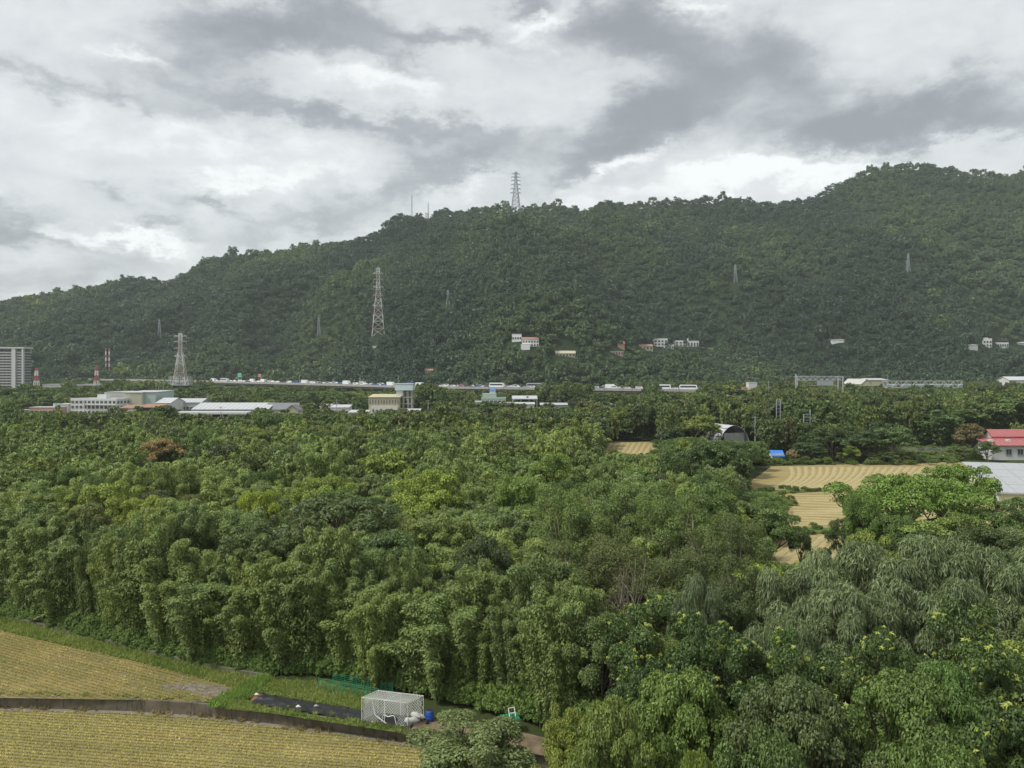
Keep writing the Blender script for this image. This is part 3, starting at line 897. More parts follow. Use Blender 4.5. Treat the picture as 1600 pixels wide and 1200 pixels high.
for i in range(npan + 1):
    inst('stanchion', stm, t, (i * Lb / npan, 0.12, zb))
    inst('stanchion', stm, t, (i * Lb / npan, 3.88, zb))
for f in (0.02, 0.35, 0.7, 0.98):
    extra(t, 'pier', M_CONC, lambda m: m.box(f * Lb - 0.6, f * Lb + 0.6, 1, 3, 0, zb))

# overhead sign gantry
Yg = 480
kk = Yg / F
t = thing('gantry', 'galvanised truss gantry on four posts rising out of the trees', 'gantry', (*at(1280, 610, Yg)[:2], 0))
protect(1240, 1321, 609, Yg)
z1, z0 = CAMZ - (588 - YH) * kk, CAMZ - (594 - YH) * kk
Lg = 36.5 * kk
for sx in (-36.5, -32, 32, 37):
    extra(t, 'post', M_STEEL, lambda m: m.bar((sx * kk, 0 if abs(sx) > 33 else 2.4, 0), (sx * kk, 0 if abs(sx) > 33 else 2.4, z1 + (1.5 if sx == -36.5 else 0)), 0.5))
for yy in (0, 2.4):
    for zz in (z0, z1):
        extra(t, 'chord', M_STEEL, lambda m: m.bar((-Lg, yy, zz), (Lg, yy, zz), 0.32))
    def br(m):
        n = 16
        for i in range(n):
            xa, xb = -Lg + 2 * Lg * i / n, -Lg + 2 * Lg * (i + 1) / n
            m.bar((xa, yy, z0 if i % 2 else z1), (xb, yy, z1 if i % 2 else z0), 0.2)
    extra(t, 'lattice', M_STEEL, br)
extra(t, 'walkway', M_DSTEEL, lambda m: m.box(-Lg * 0.45, Lg * 0.75, -0.6, -0.2, z0 - 3.4, z0 - 3.1))
extra(t, 'sign_back', M_DSTEEL, lambda m: m.box(-Lg * 0.1, Lg * 0.6, -0.15, 0.0, z0 - 3.0, z0 - 0.5))

# --- dome shed, blue hut, red-roofed house, greenhouse on the right
Yd = 262
kk = Yd / F
t = thing('dome_shed', 'weathered grey half-round shed roof above the trees by the small field', 'shed', (*at(1148, 700, Yd)[:2], 0), RAD(16))
protect(1120, 1180, 684, Yd)
FOOT.append((t.location.x, Yd + 7, 9))
Rw, Hd = 27 * kk, CAMZ - (665 - YH) * kk
M_TIN = plain('weathered_tin', (0.48, 0.49, 0.51), 0.55, 0.4, 0.7, metal=0.1, streak=0.6)


def arch(m, a0, a1, y0, y1, r, hh, th=0.12):
    n = 8
    for i in range(n):
        p, q = a0 + (a1 - a0) * i / n, a0 + (a1 - a0) * (i + 1) / n
        P = [(math.cos(p) * r, math.sin(p) * hh), (math.cos(q) * r, math.sin(q) * hh)]
        m.add([(P[0][0], y0, P[0][1]), (P[1][0], y0, P[1][1]), (P[1][0], y1, P[1][1]), (P[0][0], y1, P[0][1])], [(0, 1, 2, 3)])
        P2 = [(math.cos(p) * (r - th), math.sin(p) * (hh - th)), (math.cos(q) * (r - th), math.sin(q) * (hh - th))]
        m.add([(P2[0][0], y0, P2[0][1]), (P2[1][0], y0, P2[1][1]), (P2[1][0], y1, P2[1][1]), (P2[0][0], y1, P2[0][1])], [(3, 2, 1, 0)])
        m.add([(P[0][0], y0, P[0][1]), (P[1][0], y0, P[1][1]), (P2[1][0], y0, P2[1][1]), (P2[0][0], y0, P2[0][1])], [(3, 2, 1, 0)])


for i in range(6):
    for j in range(3):
        extra(t, 'roof_sheet', M_TIN, lambda m: arch(m, math.pi * (i / 6 + 0.006), math.pi * ((i + 1) / 6 - 0.006), j * 5, j * 5 + 4.9, Rw + 0.05 * ((i + j) % 2), Hd + 0.05 * ((i + j) % 2)))
extra(t, 'end_wall', M_OFFW, lambda m: m.box(-Rw * 0.62, Rw * 0.74, 0.8, 1.0, 0, Hd * 0.66))
for a in np.linspace(0.25, math.pi - 0.25, 6):
    extra(t, 'rib', M_STEEL, lambda m: m.bar((math.cos(a) * Rw * 0.97, 0.2, math.sin(a) * Hd * 0.97), (math.cos(a) * Rw * 0.97, 15, math.sin(a) * Hd * 0.97), 0.15))

Yh = 221
kk = Yh / F
t = thing('field_hut', 'small field hut under a bright blue tarpaulin', 'hut', (*at(1216, 720, Yh)[:2], 0))
protect(1203, 1229, 720, Yh)
FOOT.append((t.location.x, Yh + 2, 5))
extra(t, 'wall', M_WHITE, lambda m: m.box(-9 * kk, 8 * kk, 0, 3, 0, 2.1))
extra(t, 'tarpaulin', M_TARP, lambda m: m.add([(-11 * kk, -0.4, 1.5), (10 * kk, -0.4, 1.45), (10 * kk, 1.7, 3.0), (-11 * kk, 1.5, 3.1), (-11 * kk, 3.4, 2.0), (10 * kk, 3.4, 2.0)], [(0, 1, 2, 3), (3, 2, 5, 4)]))
extra(t, 'door', M_DARK, lambda m: m.box(2.2, 3.0, -0.06, -0.01, 0, 1.4))

b = building('red_roof_house', 'white farmhouse with two red metal roofs at the right edge', 1551, 1640, 697, 224, 0, 7, M_WHITE, 'shed', M_ROOFR, yvis=718, rise=1.5, over=0.6, ribs=9)
wm = winmesh(1.5, 1.5, M_DSTEEL)
for px in (1576, 1594, 1614):
    inst('window', wm, b, ((px - 1595.5) * 224 / F, -0.07, 1.6))
def gable_roof(m):
    W, hh = b['_w'], b['_h'] + 2.0
    prof = [(7.2, hh), (9.8, hh + 2.0), (12.6, hh), (12.6, hh + 0.2), (9.8, hh + 2.22), (7.2, hh + 0.2)]
    n = 6
    m.add([(-W / 2 + 4.2, p, q) for p, q in prof] + [(W / 2, p, q) for p, q in prof], [tuple(range(n))[::-1], tuple(range(n, 2 * n))] + [(i, (i + 1) % n, n + (i + 1) % n, n + i) for i in range(n)])
extra(b, 'upper_roof', M_ROOFR, gable_roof)
extra(b, 'upper_wall', M_WHITE, lambda m: (m.box(-b['_w'] / 2 + 4.7, b['_w'] / 2 - 0.5, 7.6, 12.2, 0, b['_h'] + 1.95), m.add([(-b['_w'] / 2 + 4.7, 7.6, b['_h'] + 1.95), (-b['_w'] / 2 + 4.7, 12.2, b['_h'] + 1.95), (-b['_w'] / 2 + 4.7, 9.8, b['_h'] + 3.6)], [(1, 0, 2)])))
for px in (1560, 1588):
    extra(b, 'roof_vent', M_WHITE, lambda m: m.prism([((px - 1595.5) * 224 / F - 0.5, 3.2), ((px - 1595.5) * 224 / F + 0.5, 3.2), ((px - 1595.5) * 224 / F + 0.5, 4.4), ((px - 1595.5) * 224 / F - 0.5, 4.4)], b['_h'] + 0.7, b['_h'] + 1.6))

Yq = 143
M_SHEET = plain('pale_grey_roof_sheet', (0.35, 0.365, 0.375), 0.5, 0.12, 0.3, streak=0.15)
t = thing('farm_shed', 'pale green farm shed with a white panelled metal roof at the right edge', 'shed', (at(1560, 785, Yq)[0], Yq, 0), RAD(-15))
protect(1545, 1640, 768, Yq)
FOOT.append((t.location.x + 8, Yq + 10, 15))
WL, h1, DP, RS = 20.0, 3.0, 20.0, 3.1
extra(t, 'wall', plain('pale_lime_wall', (0.55, 0.60, 0.40), 0.8, 0.1, 0.4, streak=0.2), lambda m: m.add(
    [(0, 0, 0), (WL, 0, 0), (WL, DP, 0), (0, DP, 0), (0, 0, h1), (WL, 0, h1), (WL, DP, h1 + RS), (0, DP, h1 + RS)],
    [(0, 1, 5, 4), (1, 2, 6, 5), (3, 0, 4, 7), (2, 3, 7, 6)]))
for i in range(6):
    for j in range(4):
        xa, xb = -0.5 + i * 3.5, -0.5 + (i + 1) * 3.5 - 0.07
        f0, f1 = j / 4, (j + 1) / 4
        y_0, y_1 = -0.5 + (DP + 1) * f0, -0.5 + (DP + 1) * f1 - 0.06
        q0, q1 = h1 - 0.02 + (RS + 0.14) * f0 + 0.03 * j, h1 - 0.02 + (RS + 0.14) * f1 + 0.03 * j
        extra(t, 'roof_panel', M_SHEET, lambda m: m.add([(xa, y_0, q0 + .05), (xb, y_0, q0 + .05), (xb, y_1, q1 + .05), (xa, y_1, q1 + .05), (xa, y_0, q0 + .17), (xb, y_0, q0 + .17), (xb, y_1, q1 + .17), (xa, y_1, q1 + .17)],
                                                  [(3, 2, 1, 0), (4, 5, 6, 7), (0, 1, 5, 4), (1, 2, 6, 5), (2, 3, 7, 6), (3, 0, 4, 7)]))
extra(t, 'gutter', M_CONC, lambda m: m.bar((-0.4, -0.62, h1 - 0.05), (WL, -0.62, h1 - 0.05), 0.18))
extra(t, 'corner_post', M_WHITE, lambda m: m.box(-0.12, 0.12, -0.12, -0.003, 0, h1 - 0.05))

# vegetable trellis beside the red house
t = thing('garden_trellis', 'low wire trellis over the vegetable rows beside the red-roofed house', 'trellis', (*gnd(1450, 712), 0))
for i in range(5):
    for j in range(4):
        extra(t, 'post', M_WOOD, lambda m: m.bar((-8 + i * 5, -3 + j * 4, 0), (-8 + i * 5, -3 + j * 4, 1.8), 0.12))
for j in range(4):
    extra(t, 'wire', M_STEEL, lambda m: m.bar((-8, -3 + j * 4, 1.75), (12, -3 + j * 4, 1.75), 0.07))
for i, (px, py, lab) in enumerate(((1474, 718, 'pale stone marker post at the edge of the dry field'), (1513, 712, 'white sack lying in the vegetable plot'))):
    x, y = gnd(px, py)
    m = MB()
    if i == 0:
        m.prism([(x - .35, y - .3), (x + .35, y - .3), (x + .3, y + .3), (x - .3, y + .3)], 0, 1.2)
        m.tube([(x, y, 1.2), (x, y, 1.45)], [0.3, 0.12], 8)
    else:
        m.tube([(x - .7, y, .3), (x - .4, y, .38), (x, y, .42), (x + .4, y, .36), (x + .7, y, .28)], [0.08, 0.32, 0.4, 0.34, 0.1], 8)
    tag(m.build('marker_post' if i == 0 else 'sack', M_OFFW if i == 0 else M_SACK), lab, 'post' if i == 0 else 'sack')
protect(1420, 1512, 716, 222)

# --- houses on the hillside
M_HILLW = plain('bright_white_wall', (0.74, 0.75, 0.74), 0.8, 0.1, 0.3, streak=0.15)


def hillhouse(name, label, px0, px1, ytop, ybot, wall, roof='flat', rm=None, **kw):
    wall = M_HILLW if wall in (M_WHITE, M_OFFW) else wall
    X, Y, z = hill_hit((px0 + px1) / 2, ybot)
    base = CAMZ - (ybot - YH) * Y / F - 0.5
    return building(name, label, px0, px1, ytop, Y, base, kw.pop('depth', 9), wall, roof, rm, yvis=ybot - 0.38 * (ybot - ytop), cat='house', **kw)


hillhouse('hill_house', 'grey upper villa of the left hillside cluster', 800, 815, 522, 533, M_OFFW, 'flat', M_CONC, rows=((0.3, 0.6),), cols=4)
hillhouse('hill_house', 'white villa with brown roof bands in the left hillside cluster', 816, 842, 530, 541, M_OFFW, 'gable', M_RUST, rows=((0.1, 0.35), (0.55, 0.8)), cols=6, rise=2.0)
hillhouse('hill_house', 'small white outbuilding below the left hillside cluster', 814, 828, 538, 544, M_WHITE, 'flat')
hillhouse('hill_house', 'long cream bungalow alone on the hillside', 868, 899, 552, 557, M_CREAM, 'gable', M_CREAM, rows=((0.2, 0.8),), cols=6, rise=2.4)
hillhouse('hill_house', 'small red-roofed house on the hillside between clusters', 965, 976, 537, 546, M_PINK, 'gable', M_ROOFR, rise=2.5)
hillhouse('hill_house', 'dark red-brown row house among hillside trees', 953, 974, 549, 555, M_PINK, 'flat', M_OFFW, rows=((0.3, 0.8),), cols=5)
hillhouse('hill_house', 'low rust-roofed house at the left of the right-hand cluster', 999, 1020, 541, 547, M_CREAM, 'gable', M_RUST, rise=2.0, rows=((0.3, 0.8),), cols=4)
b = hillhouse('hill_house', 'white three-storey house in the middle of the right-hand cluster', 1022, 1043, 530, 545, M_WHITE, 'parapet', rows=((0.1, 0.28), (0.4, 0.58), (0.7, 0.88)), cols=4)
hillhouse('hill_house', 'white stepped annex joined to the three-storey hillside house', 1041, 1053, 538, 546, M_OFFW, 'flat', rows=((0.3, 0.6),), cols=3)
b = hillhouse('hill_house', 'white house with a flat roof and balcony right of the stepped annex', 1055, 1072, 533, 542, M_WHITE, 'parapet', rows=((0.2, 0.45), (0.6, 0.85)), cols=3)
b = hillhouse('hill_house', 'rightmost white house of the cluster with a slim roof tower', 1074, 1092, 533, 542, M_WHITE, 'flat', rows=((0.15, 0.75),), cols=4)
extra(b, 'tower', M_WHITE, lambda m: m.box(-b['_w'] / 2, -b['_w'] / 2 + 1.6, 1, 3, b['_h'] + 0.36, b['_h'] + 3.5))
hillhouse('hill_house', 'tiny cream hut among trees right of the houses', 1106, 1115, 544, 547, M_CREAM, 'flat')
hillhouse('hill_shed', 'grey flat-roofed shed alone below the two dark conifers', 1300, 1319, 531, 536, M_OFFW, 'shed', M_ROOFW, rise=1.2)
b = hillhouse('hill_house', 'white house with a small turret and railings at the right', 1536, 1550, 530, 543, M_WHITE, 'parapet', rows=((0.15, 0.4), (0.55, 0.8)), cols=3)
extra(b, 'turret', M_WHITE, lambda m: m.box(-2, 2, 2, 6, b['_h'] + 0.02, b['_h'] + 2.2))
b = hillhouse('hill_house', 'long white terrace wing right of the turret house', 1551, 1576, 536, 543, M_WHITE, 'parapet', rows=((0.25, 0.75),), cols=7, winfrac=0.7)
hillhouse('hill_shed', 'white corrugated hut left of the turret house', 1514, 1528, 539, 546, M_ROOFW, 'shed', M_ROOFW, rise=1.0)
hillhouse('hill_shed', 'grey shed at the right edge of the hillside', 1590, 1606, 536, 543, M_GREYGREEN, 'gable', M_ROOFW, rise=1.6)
hillhouse('hill_house', 'small white house in trees above the viaduct', 664, 676, 579, 582, M_CREAM, 'gable', M_RUST, rise=1.6, rows=((0.2, 0.8),), cols=3)
hillhouse('hill_hut', 'tiny white hut below the tall pylon', 582, 588, 541, 543.5, M_WHITE, 'flat')
hillhouse('summit_hut', 'white relay hut on the ridge between the two masts', 664, 670, 333, 339, M_WHITE, 'flat', depth=4)
for a, c, yt, yb2, lab in ((66, 96, 601, 606, 'flat white depot roof between the striped masts'), (120, 150, 601, 604, 'thin white depot roof left of the striped mast')):
    building('depot', lab, a, c, yt, 640, 0, 20, M_OFFW, 'flat', M_ROOFW, yvis=yb2)

# ------------------------------------------------------------------ towers
INS = {}


def lattice_tower(name, label, px, ybase, ytop, Y, base, wb, wt, mat, nseg, arms, th, cat='pylon', group=None, waist=None, plat=None):
    kk = Y / F
    h = CAMZ - (ytop - YH) * kk - base
    t = thing(name, label, cat, ((px - 800) * kk, Y, base), RAD(8), group)
    prof = lambda f: wb + (wt - wb) * (min(1, f / waist) if waist else f)
    zs = [h * (1 - (1 - i / nseg) ** 1.25) for i in range(nseg + 1)]
    for sx, sy in ((-1, -1), (1, -1), (1, 1), (-1, 1)):
        m = MB()
        for i in range(nseg):
            a, b2 = prof(zs[i] / h) / 2, prof(zs[i + 1] / h) / 2
            m.bar((sx * a, sy * a, zs[i]), (sx * b2, sy * b2, zs[i + 1]), th * 1.25)
        m.build('leg', mat, t)
    for sx0, sy0, sx1, sy1 in ((-1, -1, 1, -1), (1, -1, 1, 1), (1, 1, -1, 1), (-1, 1, -1, -1)):
        m = MB()
        for i in range(nseg):
            a, b2 = prof(zs[i] / h) / 2, prof(zs[i + 1] / h) / 2
            m.bar((sx0 * a, sy0 * a, zs[i]), (sx1 * b2, sy1 * b2, zs[i + 1]), th * 0.75)
            m.bar((sx1 * a, sy1 * a, zs[i]), (sx0 * b2, sy0 * b2, zs[i + 1]), th * 0.75)
            m.bar((sx0 * b2, sy0 * b2, zs[i + 1]), (sx1 * b2, sy1 * b2, zs[i + 1]), th * 0.8)
        m.build('bracing', mat, t)
    for f, L in arms:
        z = f * h
        m = MB()
        a = prof(f) / 2
        for s in (-1, 1):
            for sy in (-1, 1):
                m.bar((s * a, sy * a, z), (s * L, 0, z + 0.5), th * 0.9)
            m.bar((s * a, 0, z + h * 0.03), (s * L, 0, z + 0.5), th * 0.8)
            m.bar((s * (a + (L - a) * .5), -a * .5, z + .2), (s * (a + (L - a) * .5), a * .5, z + .2), th * 0.7)
        m.bar((-a * 1.02, 0, z + 0.25), (a * 1.02, 0, z + 0.25), th * 0.7)
        arm = m.build('crossarm', mat, t)
        for s in (-1, 1):
            m = MB()
            m.tube([(s * L, 0, z + 0.4), (s * L, 0, z - h * 0.035)], [th * 0.5] * 2, 5)
            m.build('insulator', M_DSTEEL, arm)
    m = MB()
    m.bar((0, 0, h), (0, 0, h * 1.02), th)
    m.build('peak', mat, t)
    FOOT.append((t.location.x, Y, wb * 0.75 + 4))
    return t


X, Y, z = hill_hit(591, 523)
lattice_tower('power_pylon', 'tall pale lattice pylon with faded red bands on the lower hillside', 591, 523, 419, Y, CAMZ - (523 - YH) * Y / F - 2, 15, 3.6, M_BANDF, 11, [(f, 6.2 - i * 0.1) for i, f in enumerate((0.30, 0.45, 0.60, 0.72, 0.83, 0.92))], 0.42, waist=0.75)
protect(576, 606, 522, Y)
t = lattice_tower('power_pylon', 'striped lattice pylon on a wide steel platform above the viaduct end', 282, 601, 521, 640, CAMZ - (601 - YH) * 640 / F, 10, 2.4, M_BANDF, 10, [(f, L) for f, L in ((0.55, 4.6), (0.70, 5.0), (0.83, 5.0), (0.94, 5.0))], 0.34, waist=0.7)
hb = t.location.z
extra(t, 'platform', M_DSTEEL, lambda m: (m.box(-8.2, 8.2, -8.2, 8.2, -0.8, 0)))
def skirt(m):
    for i in range(9):
        x = -8 + i * 2.0
        for yy in (-8, 8):
            m.bar((x, yy, 0), (x * 0.9, yy * 0.9, 7.0), 0.18)
        m.bar((-8, x, 0), (-7.2, x * 0.9, 7.0), 0.18)
        m.bar((8, x, 0), (7.2, x * 0.9, 7.0), 0.18)
extra(t, 'guard_rails', M_STEEL, skirt)
extra(t, 'pedestal', M_GREYGREEN, lambda m: m.tube([(0, 0, -hb), (0, 0, -0.81)], [4.6, 4.6], 16))
protect(266, 300, 608, 640)
X, Y, z = hill_hit(806, 320)
lattice_tower('power_pylon', 'grey pylon with many crossarms standing on the ridge line', 806, 320, 269, YR - 12, CAMZ - (322 - YH) * (YR - 12) / F - 6, 15, 3.4, M_DSTEEL, 11, [(f, L) for f, L in ((0.44, 9.6), (0.55, 9.2), (0.66, 8.8), (0.77, 8.4), (0.86, 8.0), (0.95, 7.4))], 0.62, waist=0.8)
small = [(249, 526, 499, 'slim pylon on the hillside at far left'), (498, 523, 495, 'slim pylon left of the tall banded pylon'), (700, 478, 453, 'slim pylon on the hillside right of the tall banded pylon'),
         (1149, 441, 414, 'slim pylon high on the hillside right of centre'), (1419, 424, 396, 'slim pylon below the highest summit at right')]
for px, yb2, yt, lab in small:
    X, Y, z = hill_hit(px, yb2)
    lattice_tower('hill_pylon', lab, px, yb2, yt, Y, CAMZ - (yb2 - YH) * Y / F - 2, 4.6, 0.9, M_DSTEEL, 5, [(0.78, 1.8), (0.9, 1.6)], 0.26, group='slim pylons on the hillside')
    protect(px - 5, px + 5, yb2 - 1, Y)
for px, yb2, yt, lab in ((57, 604, 575, 'striped lattice mast beside the apartment tower'), (151, 602, 572, 'striped lattice mast left of the twin chimneys')):
    lattice_tower('striped_mast', lab, px, yb2, yt, 620, 0, 5.6, 1.1, M_BANDS, 6, [(0.7, 1.6), (0.85, 1.4)], 0.22, cat='mast', group='red and white masts on the plain')
    protect(px - 7, px + 7, yb2 - 1, 620)
for px, lab in ((165.5, 'left red and white chimney of the twin pair'), (170.8, 'right red and white chimney of the twin pair')):
    X, Yc, z = hill_hit(168, 579)
    kk = Yc / F
    z -= 3
    t = thing('chimney', lab, 'chimney', ((px - 800) * kk, Yc, z), 0, 'twin striped chimneys')
    hh = CAMZ - (545 - YH) * kk - z
    extra(t, 'shaft', M_BANDS, lambda m: m.tube([(0, 0, 0), (0, 0, hh * 0.5), (0, 0, hh)], [0.95, 0.85, 0.75], 10))
    extra(t, 'rim', M_DSTEEL, lambda m: m.tube([(0, 0, hh + .01), (0, 0, hh + 0.8)], [0.9, 0.9], 10))
    extra(t, 'ladder', M_DSTEEL, lambda m: m.bar((0.95, -0.5, 0), (0.8, -0.4, hh), 0.15))
    protect(px - 4, px + 4, 576, Yc)
for px, yt, lab in ((643.5, 295, 'left thin antenna mast on the ridge'), (669, 312, 'right thin antenna mast on the ridge beside the white hut')):
    Y = YR - 6
    kk = Y / F
    zb = float(hill_z((px - 800) * kk, Y))
    t = thing('antenna_mast', lab, 'mast', ((px - 800) * kk, Y, zb), 0, 'antenna masts on the ridge')
    hh = CAMZ - (yt - YH) * kk - zb
    for a in range(3):
        ca, sa = math.cos(a * 2.094), math.sin(a * 2.094)
        extra(t, 'leg', M_DSTEEL, lambda m: m.bar((ca * 1.1, sa * 1.1, 0), (ca * 0.6, sa * 0.6, hh * 0.8), 0.4))
    protect(px - 4, px + 4, 333, Y + 30)
    FOOT.append((t.location.x, Y, 7))
    extra(t, 'spike', M_DSTEEL, lambda m: m.bar((0, 0, hh * 0.8), (0, 0, hh), 0.45))
    def rung(m):
        for i in range(12):
            zz = hh * 0.8 * i / 12
            m.bar((1, 0, zz), (-0.5, 0.8, zz + hh * 0.06), 0.3)
            m.bar((-0.5, -0.8, zz), (1, 0, zz + hh * 0.06), 0.3)
    extra(t, 'bracing', M_DSTEEL, rung)

t = thing('power_cables', 'faint cables falling away to the right from the ridge pylon', 'cable', (0, 0, 0))
kk = (YR - 12) / F
for i, py in enumerate((275, 281, 286, 292, 297, 302)):
    x0_, z0_ = (806 - 800) * kk + 8.5, CAMZ - (py - YH) * kk
    pts = [(x0_ + 150 * f, YR - 12 + 260 * f, z0_ - 62 * f - 30 * 4 * f * (1 - f) * 0.4) for f in np.linspace(0, 1, 12)]
    extra(t, 'cable', M_DSTEEL, lambda m: m.tube(pts, [0.13] * 12, 4))

# utility poles and the small switchyard among the trees
def pole(px, ytop, Y, label, arms=2, mat=None, th=0.3):
    kk = Y / F
    t = thing('utility_pole', label, 'pole', ((px - 800) * kk, Y, 0), 0.2, 'utility poles')
    h = CAMZ - (ytop - YH) * kk
    extra(t, 'shaft', mat or M_CONC, lambda m: m.tube([(0, 0, 0), (0, 0, h)], [th * 0.7, th * 0.45], 8))
    for i in range(arms):
        extra(t, 'crossarm', M_DSTEEL, lambda m: m.bar((-1.1, 0, h - 0.5 - i * 1.3), (1.1, 0, h - 0.5 - i * 1.3), 0.16))
    protect(px - 2, px + 2, ytop + 18, Y)


for px, yt, Y, lab in ((132, 627, 425, 'concrete utility pole in front of the factory office'), (345, 635, 395, 'slim pole in front of the open white shed'),
                       (465, 628, 400, 'utility pole at the right end of the gabled house'), (526, 624, 410, 'pole with insulators left of the cream house'), (669, 625, 410, 'lone pole in trees right of the water tower'),
                       (244, 598, 500, 'tall thin pole left of the platform pylon'), (255, 597, 505, 'tall thin pole beside the platform pylon'), (325, 615, 470, 'thin pole right of the pale warehouse'),
                       (1180, 650, 245, 'dark pole right of the dome shed'), (1201, 596, 480, 'short white pole right of the pump house'), (1387, 586, 470, 'pole at the left end of the pipe bridge'), (876, 618, 430, 'pale pole below the viaduct middle')):
    pole(px, yt, Y, lab)
t = thing('switch_gear', 'pale steel switchgear frame rising from trees beyond the dry field', 'power equipment', (*at(1262, 700, 262)[:2], 0), 0.3, None)
kk = 262 / F
hz = CAMZ - (640 - YH) * kk
for sx in (-1.6, 1.0):
    extra(t, 'post', M_STEEL, lambda m: m.tube([(sx, 0, 0), (sx, 0, hz - (0 if sx > 0 else 1.5))], [0.2, 0.16], 6))
for i in range(4):
    extra(t, 'crossarm', M_STEEL, lambda m: m.bar((-1.8, 0, hz - 1.6 - i * 1.0), (1.2, 0, hz - 1.6 - i * 1.0), 0.18))
extra(t, 'transformer', M_GREYGREEN, lambda m: m.tube([(-0.4, 0, hz - 5.8), (-0.4, 0, hz - 4.4)], [0.5, 0.5], 10))
protect(1255, 1270, 662, 262)
t = thing('switch_gear', 'twin lattice posts among trees left of the switchgear frame', 'power equipment', (*at(1216, 700, 300)[:2], 0), 0.1, None)
kk = 300 / F
hz = CAMZ - (624 - YH) * kk
for sx in (-0.7, 0.9):
    extra(t, 'post', M_DSTEEL, lambda m: m.tube([(sx, 0, 0), (sx, 0, hz)], [0.22, 0.18], 6))
for i in range(6):
    extra(t, 'rung', M_DSTEEL, lambda m: m.bar((-1.0, 0, hz - 0.8 - i * 1.4), (1.2, 0, hz - 0.8 - i * 1.4), 0.15))
protect(1210, 1222, 655, 300)

# ------------------------------------------------------------------ viaduct with its traffic
ORD = ['first', 'second', 'third', 'fourth', 'fifth', 'sixth', 'seventh', 'eighth', 'ninth', 'tenth', 'eleventh', 'twelfth', 'thirteenth', 'fourteenth', 'fifteenth', 'sixteenth', 'seventeenth', 'eighteenth', 'nineteenth', 'twentieth', 'twenty-first', 'twenty-second', 'twenty-third', 'twenty-fourth', 'twenty-fifth', 'twenty-sixth', 'twenty-seventh', 'twenty-eighth']
VIA = np.array([(60, 980, 20.0), (200, 880, 19.0), (340, 760, 18.0), (480, 660, 17.3), (655, 580, 15.9), (800, 545, 15.7), (950, 520, 15.3), (1085, 505, 14.9), (1250, 496, 14.4), (1420, 490, 13.5)], float)
VP = np.array([((a - 800) * b / F, b, c) for a, b, c in VIA])


def resample(P, step):
    seg = np.linalg.norm(np.diff(P[:, :2], axis=0), axis=1)
    s = np.concatenate([[0], np.cumsum(seg)])
    # smooth the course with a Catmull-like pass
    q = np.arange(0, s[-1], step)
    out = np.stack([np.interp(q, s, P[:, i]) for i in range(3)], 1)
    for _ in range(4):
        out[1:-1] = (out[:-2] + 2 * out[1:-1] + out[2:]) / 4
    return out


VC = resample(VP, 12.0)
t = thing('viaduct', 'long concrete expressway viaduct crossing in front of the hill', 'viaduct', (0, 0, 0))
WV = 15.0
for i in range(len(VC) - 1):
    a, b2 = VC[i], VC[i + 1]
    d = (b2 - a)[:2]
    L = np.linalg.norm(d)
    d = d / L
    n = np.array((d[1], -d[0]))             # towards the viewer
    g = d * 0.04
    def q(p, o, z):
        return (p[0] + n[0] * o, p[1] + n[1] * o, z)
    A, B = a[:2] + g, b2[:2] - g
    def slabf(m, o0, o1, za, zb2, za2, zb3):
        m.add([q(A, o0, za), q(B, o0, zb2), q(B, o1, zb2), q(A, o1, za), q(A, o0, za2), q(B, o0, zb3), q(B, o1, zb3), q(A, o1, za2)],
              [(3, 2, 1, 0), (4, 5, 6, 7), (0, 1, 5, 4), (1, 2, 6, 5), (2, 3, 7, 6), (3, 0, 4, 7)])
    extra(t, 'girder', M_DECK, lambda m: slabf(m, -WV / 2 + 1.2, WV / 2 - 1.2, a[2] - 2.6, b2[2] - 2.6, a[2] - 0.5, b2[2] - 0.5))
    extra(t, 'deck', M_ASPH, lambda m: slabf(m, -WV / 2, WV / 2, a[2] - 0.497, b2[2] - 0.497, a[2], b2[2]))
    extra(t, 'parapet', M_CONC, lambda m: slabf(m, WV / 2 - 0.003, WV / 2 + 0.3, a[2] - 1.2, b2[2] - 1.2, a[2] + 0.5, b2[2] + 0.5))
    extra(t, 'parapet', M_CONC, lambda m: slabf(m, -WV / 2 - 0.3, -WV / 2 + 0.003, a[2] - 1.2, b2[2] - 1.2, a[2] + 0.5, b2[2] + 0.5))
    if i % 3 == 1:
        ang = math.atan2(d[1], d[0])
        m = MB()
        m.prism([tuple(a[:2] + d * 1.1 + n * 2), tuple(a[:2] - d * 1.1 + n * 2), tuple(a[:2] - d * 1.1 - n * 2), tuple(a[:2] + d * 1.1 - n * 2)], -1, a[2] - 4.6)
        vs = []
        for o, z in ((-2, a[2] - 4.6), (2, a[2] - 4.6), (6.2, a[2] - 3.0), (6.2, a[2] - 2.62), (-6.2, a[2] - 2.62), (-6.2, a[2] - 3.0)):
            vs.append((o, z))
        m.add([tuple(a[:2] + d * 1.1 + n * o) + (z,) for o, z in vs] + [tuple(a[:2] - d * 1.1 + n * o) + (z,) for o, z in vs],
              [tuple(range(6)), tuple(range(6, 12))[::-1]] + [(k2, 6 + k2, 6 + (k2 + 1) % 6, (k2 + 1) % 6) for k2 in range(6)])
        m.build('pier', M_CONC, t)
    FOOT.append((a[0], a[1], 9))
for a, c, yv in ((336, 480, 604), (480, 645, 612), (690, 800, 606), (930, 985, 614), (985, 1005, 618), (1036, 1086, 614)):
    protect(a, c, yv, 780 if a < 480 else 560 if a > 640 else 600)


